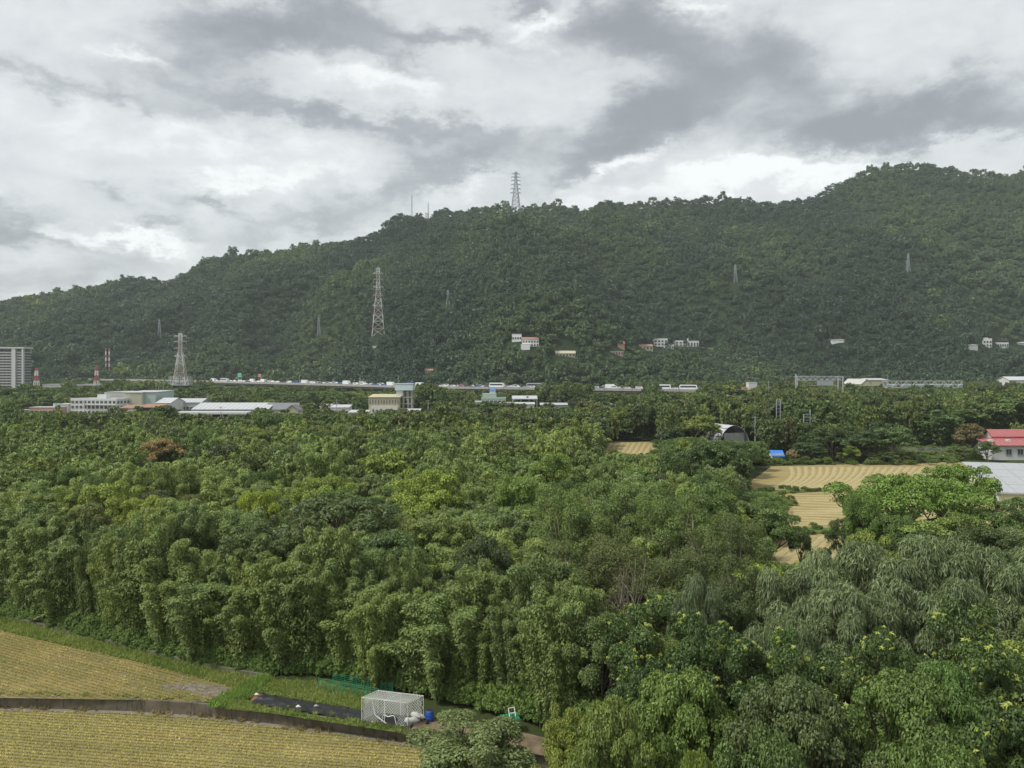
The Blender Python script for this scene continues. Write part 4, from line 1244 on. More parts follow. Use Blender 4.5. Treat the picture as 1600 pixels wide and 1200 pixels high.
def carmesh(kind, paint):
    m = MB()
    if kind == 'car':
        pr = [(-2.2, 0.35), (2.2, 0.35), (2.25, 0.8), (1.3, 0.95), (0.6, 1.45), (-1.2, 1.47), (-1.9, 1.0), (-2.25, 0.9)]
        w = 0.88
    elif kind == 'van':
        pr = [(-2.4, 0.35), (2.4, 0.35), (2.4, 1.0), (1.9, 1.2), (1.3, 1.95), (-2.3, 2.0), (-2.4, 1.2), (-2.42, 0.8)]
        w = 0.9
    elif kind == 'bus':
        pr = [(-5.6, 0.35), (5.6, 0.35), (5.65, 1.2), (5.55, 2.3), (5.2, 3.3), (-5.4, 3.35), (-5.6, 2.4), (-5.62, 1.2)]
        w = 1.22
    else:
        pr = [(-3.6, 0.5), (3.6, 0.5), (3.6, 1.5), (3.4, 2.2), (2.4, 2.3), (2.3, 3.1), (-3.6, 3.1), (-3.6, 1.5)]
        w = 1.15
    n = len(pr)
    m.add([(x, -w, z) for x, z in pr] + [(x, w, z) for x, z in pr], [tuple(range(n)), tuple(range(n, 2 * n))[::-1]] + [(i, n + i, n + (i + 1) % n, (i + 1) % n) for i in range(n)], 0)
    if kind in ('car', 'van'):
        x0, x1, z0, z1 = (-1.5, 0.75, 0.98, 1.36) if kind == 'car' else (-2.0, 1.35, 1.2, 1.75)
    elif kind == 'bus':
        x0, x1, z0, z1 = -5.2, 5.1, 1.5, 2.6
    else:
        x0, x1, z0, z1 = 2.5, 3.3, 1.5, 2.1
    for s in (-1, 1):
        m.add([(x0, s * (w + .01), z0), (x1, s * (w + .01), z0), (x1 - 0.3, s * (w + .01), z1), (x0 + 0.25, s * (w + .01), z1)], [(0, 1, 2, 3) if s < 0 else (3, 2, 1, 0)], 1)
        for wx in (pr[0][0] + 0.8, pr[1][0] - 0.8):
            m.tube([(wx, s * (w - 0.18), 0.32), (wx, s * (w + 0.02), 0.32)], [0.32, 0.32], 8, 2)
    return m.mesh(kind, [paint, M_GLASS, M_TYRE])


PAINTS = [('white', plain('white_car_paint', (0.78, 0.79, 0.8), 0.3, 0.03, spec=0.5)), ('silver', plain('silver_car_paint', (0.46, 0.48, 0.5), 0.3, 0.03, metal=0.4)),
          ('dark grey', plain('grey_car_paint', (0.08, 0.085, 0.09), 0.3, 0.03)), ('blue', plain('blue_car_paint', (0.05, 0.11, 0.32), 0.3, 0.03)), ('red', plain('red_car_paint', (0.4, 0.04, 0.04), 0.3, 0.03))]
CARS = {}
VD = resample(VP, 1.0)
slen = np.arange(len(VD))
lanes = [(5.4, 1), (1.9, 1), (-1.9, -1), (-5.4, -1)]
ordw = ['nearest', 'second', 'third', 'far']
rc = random.Random(11)
VEH = []
for li, (off, dr) in enumerate(lanes):
    s = 215 + rc.random() * 8
    while s < len(VD) - 60:
        i = int(s)
        d = VD[min(i + 3, len(VD) - 1)] - VD[i - 3]
        d = d / np.linalg.norm(d)
        n = np.array((d[1], -d[0]))
        r = rc.random()
        kind = 'bus' if r < 0.03 else 'truck' if r < 0.09 else 'van' if r < 0.24 else 'car'
        pc = rc.choices(range(5), (62, 18, 11, 6, 3))[0]
        x, y = VD[i][:2] + n * off
        px = 800 + F * x / y
        if 330 < px < 850 or 925 < px < 1095:
            key = (kind, pc)
            if key not in CARS:
                CARS[key] = carmesh(kind, PAINTS[pc][1])
            VEH.append((kind, pc, li, px, x, y, float(np.interp(s, slen, VD[:, 2])), math.atan2(d[1], d[0]) + (0 if dr > 0 else math.pi)))
        s += {'car': 7.2, 'van': 7.6, 'truck': 10.5, 'bus': 15}[kind] + rc.random() * rc.choice((1, 2, 6))
cnt = {}
for kind, pc, li, px, x, y, z, rz in sorted(VEH, key=lambda q: q[3]):
    o = inst(kind, CARS[(kind, pc)], None, (x, y, z + 0.004), (0, 0, rz))
    part = 'left stretch' if px < 500 else 'middle stretch' if px < 700 else 'stretch past the water tower' if px < 900 else 'right stretch'
    key = (kind, pc, li, part)
    cnt[key] = cnt.get(key, 0) + 1
    tag(o, '%s %s %s from left, %s lane, %s of viaduct' % (ORD[cnt[key] - 1] if cnt[key] <= len(ORD) else 'later', PAINTS[pc][0], kind, ordw[li], part), kind, 'vehicles queueing on the viaduct')

for px, yt, lab, mt, wd, ht in ((371, 583, 'green expressway sign on posts above the left end of the viaduct', M_GSIGN, 10, 6), (403, 584.5, 'small red sign board above the viaduct traffic', M_RSIGN, 7, 4)):
    i = int(np.argmin(np.abs(800 + F * VD[:, 0] / VD[:, 1] - px)))
    kk = VD[i][1] / F
    t = thing('road_sign', lab, 'sign', (VD[i][0], VD[i][1] + 6, VD[i][2]), RAD(-35))
    zt2 = CAMZ - (yt - YH) * kk - VD[i][2]
    extra(t, 'board', mt, lambda m: m.box(-wd * kk / 2, wd * kk / 2, -0.1, 0.1, zt2 - ht * kk, zt2))
    extra(t, 'border', M_WHITE, lambda m: (m.box(-wd * kk / 2, wd * kk / 2, -0.13, -0.103, zt2 - 0.3, zt2 - 0.1), m.box(-wd * kk / 2, wd * kk / 2, -0.13, -0.103, zt2 - ht * kk + 0.1, zt2 - ht * kk + 0.3)))
    for s in (-1, 1):
        extra(t, 'post', M_STEEL, lambda m: m.box(s * wd * kk * 0.35 - 0.12, s * wd * kk * 0.35 + 0.12, 0.11, 0.35, 0, zt2))
for i, px in enumerate((464, 560, 620)):
    j = int(np.argmin(np.abs(800 + F * VD[:, 0] / VD[:, 1] - px)))
    t = thing('street_lamp', 'thin lamp post on the viaduct, %s of three from the left' % ('first', 'second', 'third')[i], 'lamp', (VD[j][0], VD[j][1] + 7, VD[j][2]), 0, 'lamp posts on the viaduct')
    extra(t, 'post', M_STEEL, lambda m: m.tube([(0, 0, 0), (0, 0, 8)], [0.16, 0.1], 6))
    extra(t, 'arm', M_STEEL, lambda m: m.bar((0, 0, 8), (-1.5, -1.2, 8.3), 0.12))
    extra(t, 'lamp_head', M_STEEL, lambda m: m.box(-2.2, -1.3, -1.4, -1.0, 8.25, 8.42))

# ------------------------------------------------------------------ foreground farm objects
FL, FR, BR, BL = np.array((-10.8, 55.2)), np.array((-7.36, 54.25)), np.array((-6.4, 55.5)), np.array((-9.85, 56.45))
HC = 1.78
t = thing('net_cage', 'white net cage on thin poles standing on the black mulch bed', 'cage', (float(FL[0]), float(FL[1]), 0.05))
o0 = np.array((FL[0], FL[1], 0.05))
for P in (FL, FR, BR, BL, (FL + FR) / 2, (BL + BR) / 2):
    extra(t, 'pole', M_PIPEW, lambda m: m.tube([np.array((P[0], P[1], 0.03)) - o0, np.array((P[0], P[1], HC)) - o0], [0.02, 0.02], 6))
for a, b2 in ((FL, FR), (FR, BR), (BR, BL), (BL, FL), ((FL + FR) / 2, (BL + BR) / 2)):
    extra(t, 'rail', M_PIPEW, lambda m: m.tube([np.array((*a, HC)) - o0, np.array((*b2, HC)) - o0], [0.017, 0.017], 6))


def net(m, p00, p10, p01, p11, step=0.20, r=0.011, hole=None, sag=0.0):
    """knotted diagonal strands spanning a quadrilateral"""
    p00, p10, p01, p11 = [np.array(p, float) for p in (p00, p10, p01, p11)]
    U, V = np.linalg.norm(p10 - p00), np.linalg.norm(p01 - p00)
    nrm = np.cross(p10 - p00, p01 - p00)
    nrm /= np.linalg.norm(nrm)

    def P(u, v):
        q = (p00 * (1 - u) + p10 * u) * (1 - v) + (p01 * (1 - u) + p11 * u) * v
        q = q + nrm * 0.05 * math.sin(u * 9 + v * 5) * math.sin(v * 3.1)
        q[2] -= sag * 4 * u * (1 - u) * 4 * v * (1 - v)
        return q
    for s in (1, -1):
        k = -V if s > 0 else 0
        end = U if s > 0 else U + V
        while k < end:
            pts = []
            n = max(3, int(V / 0.25))
            for i in range(n + 1):
                v = V * i / n
                u = k + v if s > 0 else k - v
                if 0 <= u <= U:
                    uu, vv = u / U, v / V
                    if hole and hole(uu, vv):
                        if len(pts) > 1:
                            m.tube(pts, [r] * len(pts), 3, cap=False)
                        pts = []
                        continue
                    pts.append(P(uu, vv))
            if len(pts) > 1:
                m.tube(pts, [r] * len(pts), 3, cap=False)
            k += step


top = lambda P: np.array((*P, HC + 0.01)) - o0
bot = lambda P: np.array((*P, 0.05)) - o0
hole = lambda u, v: v < 0.34 + 0.12 * math.sin(u * 21) and 0.44 < u < 0.74
extra(t, 'net_top', M_NET, lambda m: net(m, top(FL), top(FR), top(BL), top(BR), sag=0.10))
extra(t, 'net_front', M_NET, lambda m: net(m, bot(FL), bot(FR), top(FL), top(FR), hole=hole))
extra(t, 'net_back', M_NET, lambda m: net(m, bot(BL), bot(BR), top(BL), top(BR), step=0.2))
extra(t, 'net_left', M_NET, lambda m: net(m, bot(BL), bot(FL), top(BL), top(FL)))
extra(t, 'net_right', M_NET, lambda m: net(m, bot(FR), bot(BR), top(FR), top(BR), step=0.22))
extra(t, 'net_hem', M_NET, lambda m: m.tube([bot(FL + (FR - FL) * u) + np.array((0, -0.03, 0.05 + (0.62 if 0.44 < u < 0.72 else 0) + 0.06 * math.sin(u * 30))) for u in np.linspace(0, 1, 22)], [0.028] * 22, 5))
extra(t, 'net_fold', M_NET, lambda m: m.tube([top(FL + (FR - FL) * 0.22), bot(FL + (FR - FL) * 0.3) + np.array((0, -0.05, 0.6)), bot(FL + (FR - FL) * 0.55) + np.array((0, -0.05, 0.1))], [0.02, 0.035, 0.03], 5))

# black mulch film on the vegetable bed, rumpled and lapped in sheets
t = thing('mulch_film', 'black plastic mulch film spread over the bed left of the net cage', 'plastic film', (*gnd(480, 1108), 0))
ox, oy = t.location.x, t.location.y


def film(m, pix, seed, z=0.09):
    P = [np.array(gnd(*p)) for p in pix]
    n, k = 26, 9
    vs = []
    for i in range(n + 1):
        for j in range(k + 1):
            u, v = i / n, j / k
            q = (P[0] * (1 - u) + P[1] * u) * (1 - v) + (P[3] * (1 - u) + P[2] * u) * v
            zz = z + 0.12 * (float(fbm(q[0] * 1.5, q[1] * 2.2, seed, 3)) + 0.25)
            vs.append((q[0] - ox, q[1] - oy, max(0.075, zz)))
    m.add(vs, [(i * (k + 1) + j, (i + 1) * (k + 1) + j, (i + 1) * (k + 1) + j + 1, i * (k + 1) + j + 1) for i in range(n) for j in range(k)])


for sd, pix in enumerate(([(390, 1100), (470, 1114), (472, 1097), (412, 1086)], [(466, 1113), (530, 1123), (525, 1106), (466, 1095)], [(524, 1124), (572, 1129), (570, 1113), (520, 1104)], [(564, 1132), (640, 1141), (655, 1120), (566, 1112)])):
    extra(t, 'sheet', M_MULCH, lambda m: film(m, pix, sd + 3, 0.085 + 0.012 * sd))
for i, (px, py, lab) in enumerate(((401, 1089, 'pale stone weight at the left end of the mulch film'), (466, 1108, 'white crumpled plastic scrap on the mulch film'), (494, 1107, 'grey-white rumpled bag on the mulch film'))):
    x, y = gnd(px, py)
    m = MB()
    m.tube([(x - .18, y, .16), (x - .07, y + .03, .2), (x + .08, y - .02, .21), (x + .2, y, .16)], [0.03, 0.09, 0.07, 0.03], 7)
    m.tube([(x, y, .2), (x + .06, y, .33)], [0.06, 0.02], 6)
    tag(m.build('scrap' if i else 'stone', M_SACK if i != 2 else M_CONC), lab, 'scrap' if i else 'stone')

# sacks in front of the cage's right side
for i, (dx, dy, z0, rz, lab) in enumerate(((0, 0, 0.06, 0.3, 'lower white sack slumped at the right end of the net cage'), (0.1, 0.18, 0.34, -0.5, 'upper white sack lying on top of the others by the cage'), (-0.42, -0.1, 0.06, 1.2, 'small white sack nearest the net cage pole'), (0.35, 0.5, 0.06, 0.1, 'white sack behind the slumped one'))):
    x, y = gnd(646, 1130)
    m = MB()
    L = 0.36 if i != 2 else 0.24
    m.tube([(-L, 0, .12), (-L * .7, 0, .17), (0, 0.02, .2), (L * .7, 0, .17), (L, 0, .13), (L * 1.12, 0, .16)], [0.05, 0.17, 0.2, 0.17, 0.06, 0.09], 9)
    o = m.build('sack', M_SACK, smooth=True)
    o.location = (x + dx, y + dy, z0)
    o.rotation_euler = (0, 0.08, rz)
    tag(o, lab, 'sack', 'white sacks beside the cage')

# blue barrel
x, y = gnd(671, 1127)
t = thing('barrel', 'blue plastic barrel with dark lid on the soil path', 'barrel', (x, y, 0.04))
extra(t, 'body', M_BLUE, lambda m: m.tube([(0, 0, 0), (0, 0, .06), (0, 0, .22), (0, 0, .24), (0, 0, .48), (0, 0, .5), (0, 0, .7), (0, 0, .76)], [.24, .27, .29, .31, .31, .29, .27, .23], 18))
extra(t, 'lid', M_DARK, lambda m: m.tube([(0, 0, .761), (0, 0, .8)], [.22, .2], 18))
for zz in (.23, .49):
    extra(t, 'hoop', M_BLUE, lambda m: m.tube([(0, 0, zz - .015), (0, 0, zz + .015)], [.325, .325], 18))
t = thing('watering_can', 'small dark jug standing in front of the blue barrel', 'jug', (x - 0.12, y - 0.5, 0.04))
extra(t, 'body', M_DARK, lambda m: m.tube([(0, 0, 0), (0, 0, .2), (0, 0, .3)], [.11, .12, .05], 10))
extra(t, 'handle', M_DARK, lambda m: m.tube([(.1, 0, .06), (.19, 0, .14), (.15, 0, .26), (.04, 0, .28)], [.015] * 4, 5))

# green bean-net fence behind the bed
t = thing('net_fence', 'green string fence on thin posts behind the mulch bed', 'fence', (*gnd(545, 1086), 0))
a0, a1 = np.array(gnd(498, 1078)), np.array(gnd(592, 1096))
oo = np.array(gnd(545, 1086))
for row in range(2):
    sh = np.array((0.9, 1.0)) * row
    for i in range(6):
        P = a0 + (a1 - a0) * i / 5 + sh - oo
        extra(t, 'post', M_GNET, lambda m: m.tube([(*P, 0), (*P, 1.0)], [0.022, 0.018], 5))
    for j in range(6):
        A, B = a0 + sh - oo, a1 + sh - oo
        zz = 0.25 + j * 0.14
        extra(t, 'string', M_GNET, lambda m: m.tube([(*A, zz), (*((A + B) / 2), zz - 0.04), (*B, zz)], [0.014] * 3, 4))
# green stand with a white folding frame on top
x, y = gnd(797, 1143)
t = thing('green_stand', 'green slatted stand on four legs at the edge of the bamboo', 'stand', (x, y, 0), 0.25)
for sx in (-.45, .45):
    for sy in (-.35, .35):
        extra(t, 'leg', M_GNET, lambda m: m.bar((sx, sy, 0), (sx * 0.9, sy * 0.9, 1.0), 0.05))
for i in range(7):
    extra(t, 'slat', M_GNET, lambda m: m.box(-.6 + i * 0.18, -.6 + i * 0.18 + 0.11, -.48, .48, 1.003, 1.05))
extra(t, 'rail', M_GNET, lambda m: (m.box(-.66, .66, -.5, -.44, .94, 1.0), m.box(-.66, .66, .44, .5, .94, 1.0)))
t = thing('folding_frame', 'white folding frame propped on the green stand', 'frame', (x + 0.15, y, 1.05), 0.35)
for sx in (-.22, .22):
    extra(t, 'side_bar', M_PIPEW, lambda m: m.bar((sx, -.1, 0.01), (sx, .2, .52), 0.05))
extra(t, 'cross_bar', M_PIPEW, lambda m: m.bar((-.22, .2, .52), (.22, .2, .52), 0.05))
extra(t, 'seat_bar', M_PIPEW, lambda m: m.box(-.2, .2, .02, .08, .2, .25))
for px, py, px2, py2, lab in ((52, 968, 106, 944, 'pale bamboo pole leaning across the foot of the grove at left'), (50, 940, 96, 948, 'second pale pole slanting above the leaning bamboo pole')):
    xa, ya = gnd(px, py + 16)
    xb, yb2 = gnd(px2, py2 + 30)
    m = MB()
    za = CAMZ - (py - YH) * ya / F
    zb2 = CAMZ - (py2 - YH) * yb2 / F
    m.tube([(xa, ya, max(za, 0.1)), ((xa + xb) / 2, (ya + yb2) / 2, (za + zb2) / 2 + 0.05), (xb, yb2, zb2)], [0.035, 0.03, 0.02], 6)
    tag(m.build('leaning_pole', M_WOOD), lab, 'pole')
protect(560, 668, 1150, 57)
protect(776, 812, 1150, 53.9)

# ------------------------------------------------------------------ vegetation: leaf-by-leaf crowns
def unit(a):
    return a / (np.linalg.norm(a, axis=-1, keepdims=True) + 1e-9)


UP = np.array((0, 0, 1.0))


def leaf_arrays(C, Nn, A, L, W, fold=0.18):
    Nn = unit(Nn)
    A = unit(A - Nn * np.sum(A * Nn, 1, keepdims=True))
    B = np.cross(Nn, A)
    L, W = np.asarray(L)[:, None], np.asarray(W)[:, None]
    base, tip = C - A * L * 0.5, C + A * L * 0.5 - Nn * W * 0.25
    mid = C - A * L * 0.06 + Nn * W * fold
    return np.stack([base, mid + B * W * 0.5, tip, mid - B * W * 0.5], 1)       # n,4,3


def leaf_mesh(name, quads, mat, extra_tri=None):
    """one mesh of many leaf faces"""
    V = quads.reshape(-1, 3).astype(np.float32)
    n = len(quads)
    me = bpy.data.meshes.new(name)
    me.vertices.add(len(V))
    me.vertices.foreach_set('co', V.ravel())
    me.loops.add(4 * n)
    me.loops.foreach_set('vertex_index', np.arange(4 * n, dtype=np.int32))
    me.polygons.add(n)
    me.polygons.foreach_set('loop_start', np.arange(0, 4 * n, 4, dtype=np.int32))
    me.materials.append(mat)
    me.update(calc_edges=True)
    return me


def rdirs(r, n):
    return unit(r.normal(size=(n, 3)))


def puffs(r, C, Rr, n_each, L, W, droop, flat=0.75, upb=0.55, jit=0.5, shell=0.45):
    """leaves on the outer side of each spray ball"""
    out = []
    for c, rr in zip(C, Rr):
        n = max(4, int(n_each * rr * rr))
        d = rdirs(r, n)
        d[:, 2] = np.where(r.random(n) < 0.72, np.abs(d[:, 2]), d[:, 2])
        q = c + d * (rr * (1 - shell * r.random(n) ** 1.6))[:, None] * np.array((1, 1, flat))
        nn = d * 0.6 + UP * upb + r.normal(size=(n, 3)) * jit
        a = d * np.array((1, 1, 0.3)) * 0.7 + r.normal(size=(n, 3)) * 0.55 - UP * droop
        out.append(leaf_arrays(q, nn, a, L * (0.7 + 0.6 * r.random(n)), W * (0.7 + 0.6 * r.random(n))))
    return np.concatenate(out)


def broad(seed, H=10.0, R=4.0, base=0.3, np_=46, pr=(0.2, 0.34), dens=170, L=0.3, W=0.18, droop=0.3, flat=0.75, top=1.0, lump=0.25, bark=None, limbs=9, open_=0.0, umbrella=False, jit=0.5, upb=0.55, upper=0.15):
    r = np.random.default_rng(seed)
    d = rdirs(r, np_ * 4)
    keep = d[:, 2] > (-0.35 if not umbrella else upper)
    d = d[keep][:np_]
    zc, hz = H * (base + 1) / 2, H * (1 - base) / 2
    lob = 1 + lump * np.sin(d[:, 0] * 3.1 + seed) * np.cos(d[:, 1] * 2.7 + seed * 1.7) + 0.12 * r.normal(size=len(d))
    f = np.where(r.random(len(d)) < 0.72, 0.78 + 0.12 * r.random(len(d)), 0.35 + 0.4 * r.random(len(d))) * lob
    Rr = R * (pr[0] + (pr[1] - pr[0]) * r.random(len(d)))
    C = np.stack([d[:, 0] * R * f, d[:, 1] * R * f, zc + d[:, 2] * hz * f * top], 1)
    if umbrella:
        C[:, 2] = H * (1 - 0.16 - 0.42 * (1 - np.clip(d[:, 2], 0, 1)) ** 1.2 * (0.6 + 0.4 * r.random(len(d))))
    C[:, 2] = np.minimum(C[:, 2], H - Rr * flat)
    Q = puffs(r, C, Rr, dens, L, W, droop, flat, jit=jit, upb=upb)
    if open_:
        Q = Q[r.random(len(Q)) > open_]
    t = MB()
    tr = R * 0.05 + 0.06
    fork = H * base * (0.75 + 0.3 * r.random())
    lean = r.normal(size=2) * 0.25
    tp = np.array((lean[0], lean[1], fork))
    t.tube([(0, 0, -0.3), tp * np.array((.5, .5, .5)), tp, tp + np.array((lean[0], lean[1], (H - fork) * 0.5))], [tr * 1.25, tr, tr * 0.85, tr * 0.35], 7)
    for i in np.argsort(r.random(len(C)))[:limbs]:
        p = C[i]
        s0 = tp * (0.85 + 0.15 * r.random()) + np.array((0, 0, (H - fork) * 0.25 * r.random()))
        mid = (s0 * 0.45 + p * 0.55) + r.normal(size=3) * 0.25 - UP * 0.2
        t.tube([s0, mid, p], [tr * 0.5, tr * 0.32, tr * 0.12], 5)
        for k in range(2):
            q = C[r.integers(len(C))]
            if np.linalg.norm(q - mid) < R * 0.8:
                t.tube([mid, (mid + q) / 2 + r.normal(size=3) * 0.15, q], [tr * 0.26, tr * 0.18, tr * 0.07], 4)
    return Q, t, (C, Rr)


def bamboo(seed, H=10.0, R=2.9, nc=17, nleaf=15000, L=0.34, W=0.085, low=0.07):
    """a clump of arching culms, each a drooping plume of leaves"""
    r = np.random.default_rng(seed)
    t = MB()
    per = nleaf // nc
    out = []
    for i in range(nc):
        an = i * 2.399 + r.normal() * 0.35
        fr_ = math.sqrt((i + 0.5) / nc)
        lean = R * (0.06 + 0.66 * fr_ * r.random() ** 0.5) * (0.7 + 0.6 * r.random())
        hh = H * (1.0 - 0.5 * fr_ ** 1.6 * r.random() - 0.10 * abs(r.normal()))
        b0 = np.array((math.cos(an), math.sin(an), 0)) * (0.2 + R * 0.52 * fr_)
        dr = np.array((math.cos(an), math.sin(an), 0))
        s = np.linspace(0, 1, 11)
        P = b0 + dr * (lean * s ** 2.0)[:, None] + UP * (hh * np.sin(np.clip(s * 1.12, 0, 1.12) * math.pi / 2) ** 0.9)[:, None]
        t.tube(list(P[:9]), list(0.045 * (1 - 0.75 * s[:9])), 4, cap=False)
        u = low + (1.0 - low) * r.random(per) ** 0.9
        cx = np.stack([np.interp(u, s, P[:, k]) for k in range(3)], 1)
        # bunches: leaves gather round nodes along the culm
        node = np.floor(u * 15)
        hb = np.stack([np.cos(node * 2.4 + i), np.sin(node * 2.4 + i), node * 0], 1)
        rad = R * 0.25 * (0.8 + 0.4 * r.random()) * np.clip(np.sin(np.clip((u - low * 0.5) / (1.04 - low * 0.5), 0, 1) * math.pi) ** 0.5, 0.3, 1)
        d = unit(rdirs(r, per) + hb * 0.6 + UP * 0.1)
        q = cx + d * (rad * (0.3 + 0.7 * r.random(per) ** 0.55))[:, None] * np.array((1, 1, 0.8)) - UP * (0.2 * rad * r.random(per))[:, None]
        nn = d * 0.7 + UP * 0.5 + r.normal(size=(per, 3)) * 0.42
        a = d * np.array((1, 1, 0)) * 0.6 - UP * 0.7 + r.normal(size=(per, 3)) * 0.45
        out.append(leaf_arrays(q, nn, a, L * (0.65 + 0.7 * r.random(per)), W * (0.7 + 0.6 * r.random(per)), 0.1))
    Q = np.concatenate(out)
    Q = Q[Q[:, :, 2].min(1) > 0.05]
    return Q, t, None


SPEC = {}


def species(key, fn, variants, mat=None, bark=None, R0=4.0, H0=10.0, extra_fn=None):
    lst, ext = [], []
    for i in range(variants):
        Q, t, info = fn(sum(map(ord, key)) * 13 + i * 101)
        cc = Q.mean(1)
        ext.append((np.percentile(np.hypot(cc[:, 0], cc[:, 1]), 96), np.percentile(cc[:, 2], 99.7)))
        crown = leaf_mesh(key + '_crown', Q, mat or M_LEAF)
        trunk = t.mesh(key + '_trunk', bark or M_BARK)
        ex = extra_fn(info, i) if extra_fn else None
        lst.append((crown, trunk, ex))
    SPEC[key] = (lst, float(np.mean([e[0] for e in ext])), float(np.mean([e[1] for e in ext])))


def shoots(info, i):
    """bright young leaf whorls at the tips of the sprays"""
    C, Rr = info
    r = np.random.default_rng(900 + i)
    out = []
    for c, rr in zip(C, Rr):
        if r.random() < 0.3:
            continue
        for k in range(r.integers(1, 5)):
            d = rdirs(r, 1)[0]
            d[2] = abs(d[2]) + 0.35
            d /= np.linalg.norm(d)
            p = c + d * rr * np.array((1, 1, 0.8)) * 1.04
            n = 11
            a = rdirs(r, n) * np.array((1, 1, 0.5))
            out.append(leaf_arrays(p + a * 0.11, UP * 0.8 + r.normal(size=(n, 3)) * 0.4, a, np.full(n, 0.27), np.full(n, 0.09)))
    return leaf_mesh('shoots', np.concatenate(out), M_SHOOT)


species('bamboo_near', lambda s: bamboo(s, nc=26, nleaf=31000, L=0.26, W=0.085), 5, bark=M_CULM, R0=3.4)
species('bamboo_mid', lambda s: bamboo(s, nc=20, nleaf=9000, L=0.44, W=0.17), 5, bark=M_CULM, R0=3.4)
species('bamboo_far', lambda s: bamboo(s, nc=12, nleaf=2600, L=0.78, W=0.33), 4, bark=M_CULM, R0=3.4)
species('round_near', lambda s: broad(s, np_=60, dens=520, L=0.21, W=0.125, pr=(0.16, 0.30), base=0.22), 4)
species('round_mid', lambda s: broad(s, np_=52, dens=120, L=0.42, W=0.26, pr=(0.16, 0.30), base=0.2), 4)
species('round_far', lambda s: broad(s, np_=40, dens=42, L=0.75, W=0.5, pr=(0.18, 0.32), base=0.15), 4)
species('flat_mid', lambda s: broad(s, R=5.5, np_=64, dens=150, L=0.34, W=0.13, pr=(0.12, 0.22), base=0.35, flat=0.5, umbrella=True, droop=0.1), 3, R0=5.6)
species('feather_near', lambda s: broad(s, R=4.6, np_=70, dens=480, L=0.24, W=0.07, pr=(0.12, 0.26), base=0.25, flat=0.8, droop=0.35, limbs=16, open_=0.12, lump=0.4), 3, R0=4.6, bark=M_PALEBARK)
species('willow_near', lambda s: broad(s, R=4.2, np_=58, dens=470, L=0.44, W=0.072, pr=(0.18, 0.30), base=0.15, flat=0.9, droop=1.5, jit=0.4, upb=0.35), 3, R0=4.2)
species('shoot_near', lambda s: broad(s, R=3.4, np_=54, dens=640, L=0.20, W=0.115, pr=(0.17, 0.30), base=0.12, droop=0.35, lump=0.4), 3, R0=3.4, extra_fn=shoots)
species('bigleaf_near', lambda s: broad(s, R=4.4, np_=95, dens=640, L=0.20, W=0.115, pr=(0.11, 0.23), base=0.3, flat=0.6, droop=0.5, lump=0.3, umbrella=True, upper=-0.1), 3, R0=4.4)
species('spread_near', lambda s: broad(s, R=5.2, np_=62, dens=380, L=0.24, W=0.14, pr=(0.15, 0.27), base=0.42, flat=0.75, droop=0.4, limbs=24, lump=0.45), 2, R0=5.2)
species('bare_near', lambda s: broad(s, R=4.4, np_=60, dens=60, L=0.22, W=0.08, pr=(0.1, 0.2), base=0.25, limbs=34, lump=0.4), 2, bark=M_PALEBARK)
species('bush_near', lambda s: broad(s, H=10, R=6.0, np_=50, dens=26, L=1.0, W=0.55, pr=(0.18, 0.32), base=0.0, limbs=0), 4, R0=6.0)


def far_crown(seed, nq=420, R=5.0, H=9.0):
    Q, t, _ = broad(seed, H=H, R=R, base=0.1, np_=20, pr=(0.24, 0.42), dens=nq / 20 / (R * 0.33) ** 2, L=1.25, W=0.95, lump=0.3, limbs=0, droop=0.2)
    return Q


FARS = [leaf_mesh('far_crown', far_crown(500 + i), M_FAR) for i in range(7)]


# scatter points become instances inside ONE object: only for masses nobody could count
def scatter_group(name, coll):
    g = bpy.data.node_groups.new(name, 'GeometryNodeTree')
    g.interface.new_socket('Geometry', in_out='INPUT', socket_type='NodeSocketGeometry')
    g.interface.new_socket('Geometry', in_out='OUTPUT', socket_type='NodeSocketGeometry')
    gi, go = g.nodes.new('NodeGroupInput'), g.nodes.new('NodeGroupOutput')
    m2p = g.nodes.new('GeometryNodeMeshToPoints')
    ci = g.nodes.new('GeometryNodeCollectionInfo')
    ci.inputs['Collection'].default_value = coll
    ci.inputs['Separate Children'].default_value = True
    ci.inputs['Reset Children'].default_value = True
    iop = g.nodes.new('GeometryNodeInstanceOnPoints')
    iop.inputs['Pick Instance'].default_value = True

    def named(nm, tp):
        n = g.nodes.new('GeometryNodeInputNamedAttribute')
        n.data_type = tp
        n.inputs['Name'].default_value = nm
        return n.outputs['Attribute']
    e2r = g.nodes.new('FunctionNodeEulerToRotation')
    lk = g.links.new
    lk(gi.outputs[0], m2p.inputs['Mesh'])
    lk(m2p.outputs[0], iop.inputs['Points'])
    lk(ci.outputs[0], iop.inputs['Instance'])
    lk(named('idx', 'INT'), iop.inputs['Instance Index'])
    lk(named('rot', 'FLOAT_VECTOR'), e2r.inputs[0])
    lk(e2r.outputs[0], iop.inputs['Rotation'])
    lk(named('scl', 'FLOAT_VECTOR'), iop.inputs['Scale'])
    lk(iop.outputs[0], go.inputs[0])
    return g


COLLS = {}


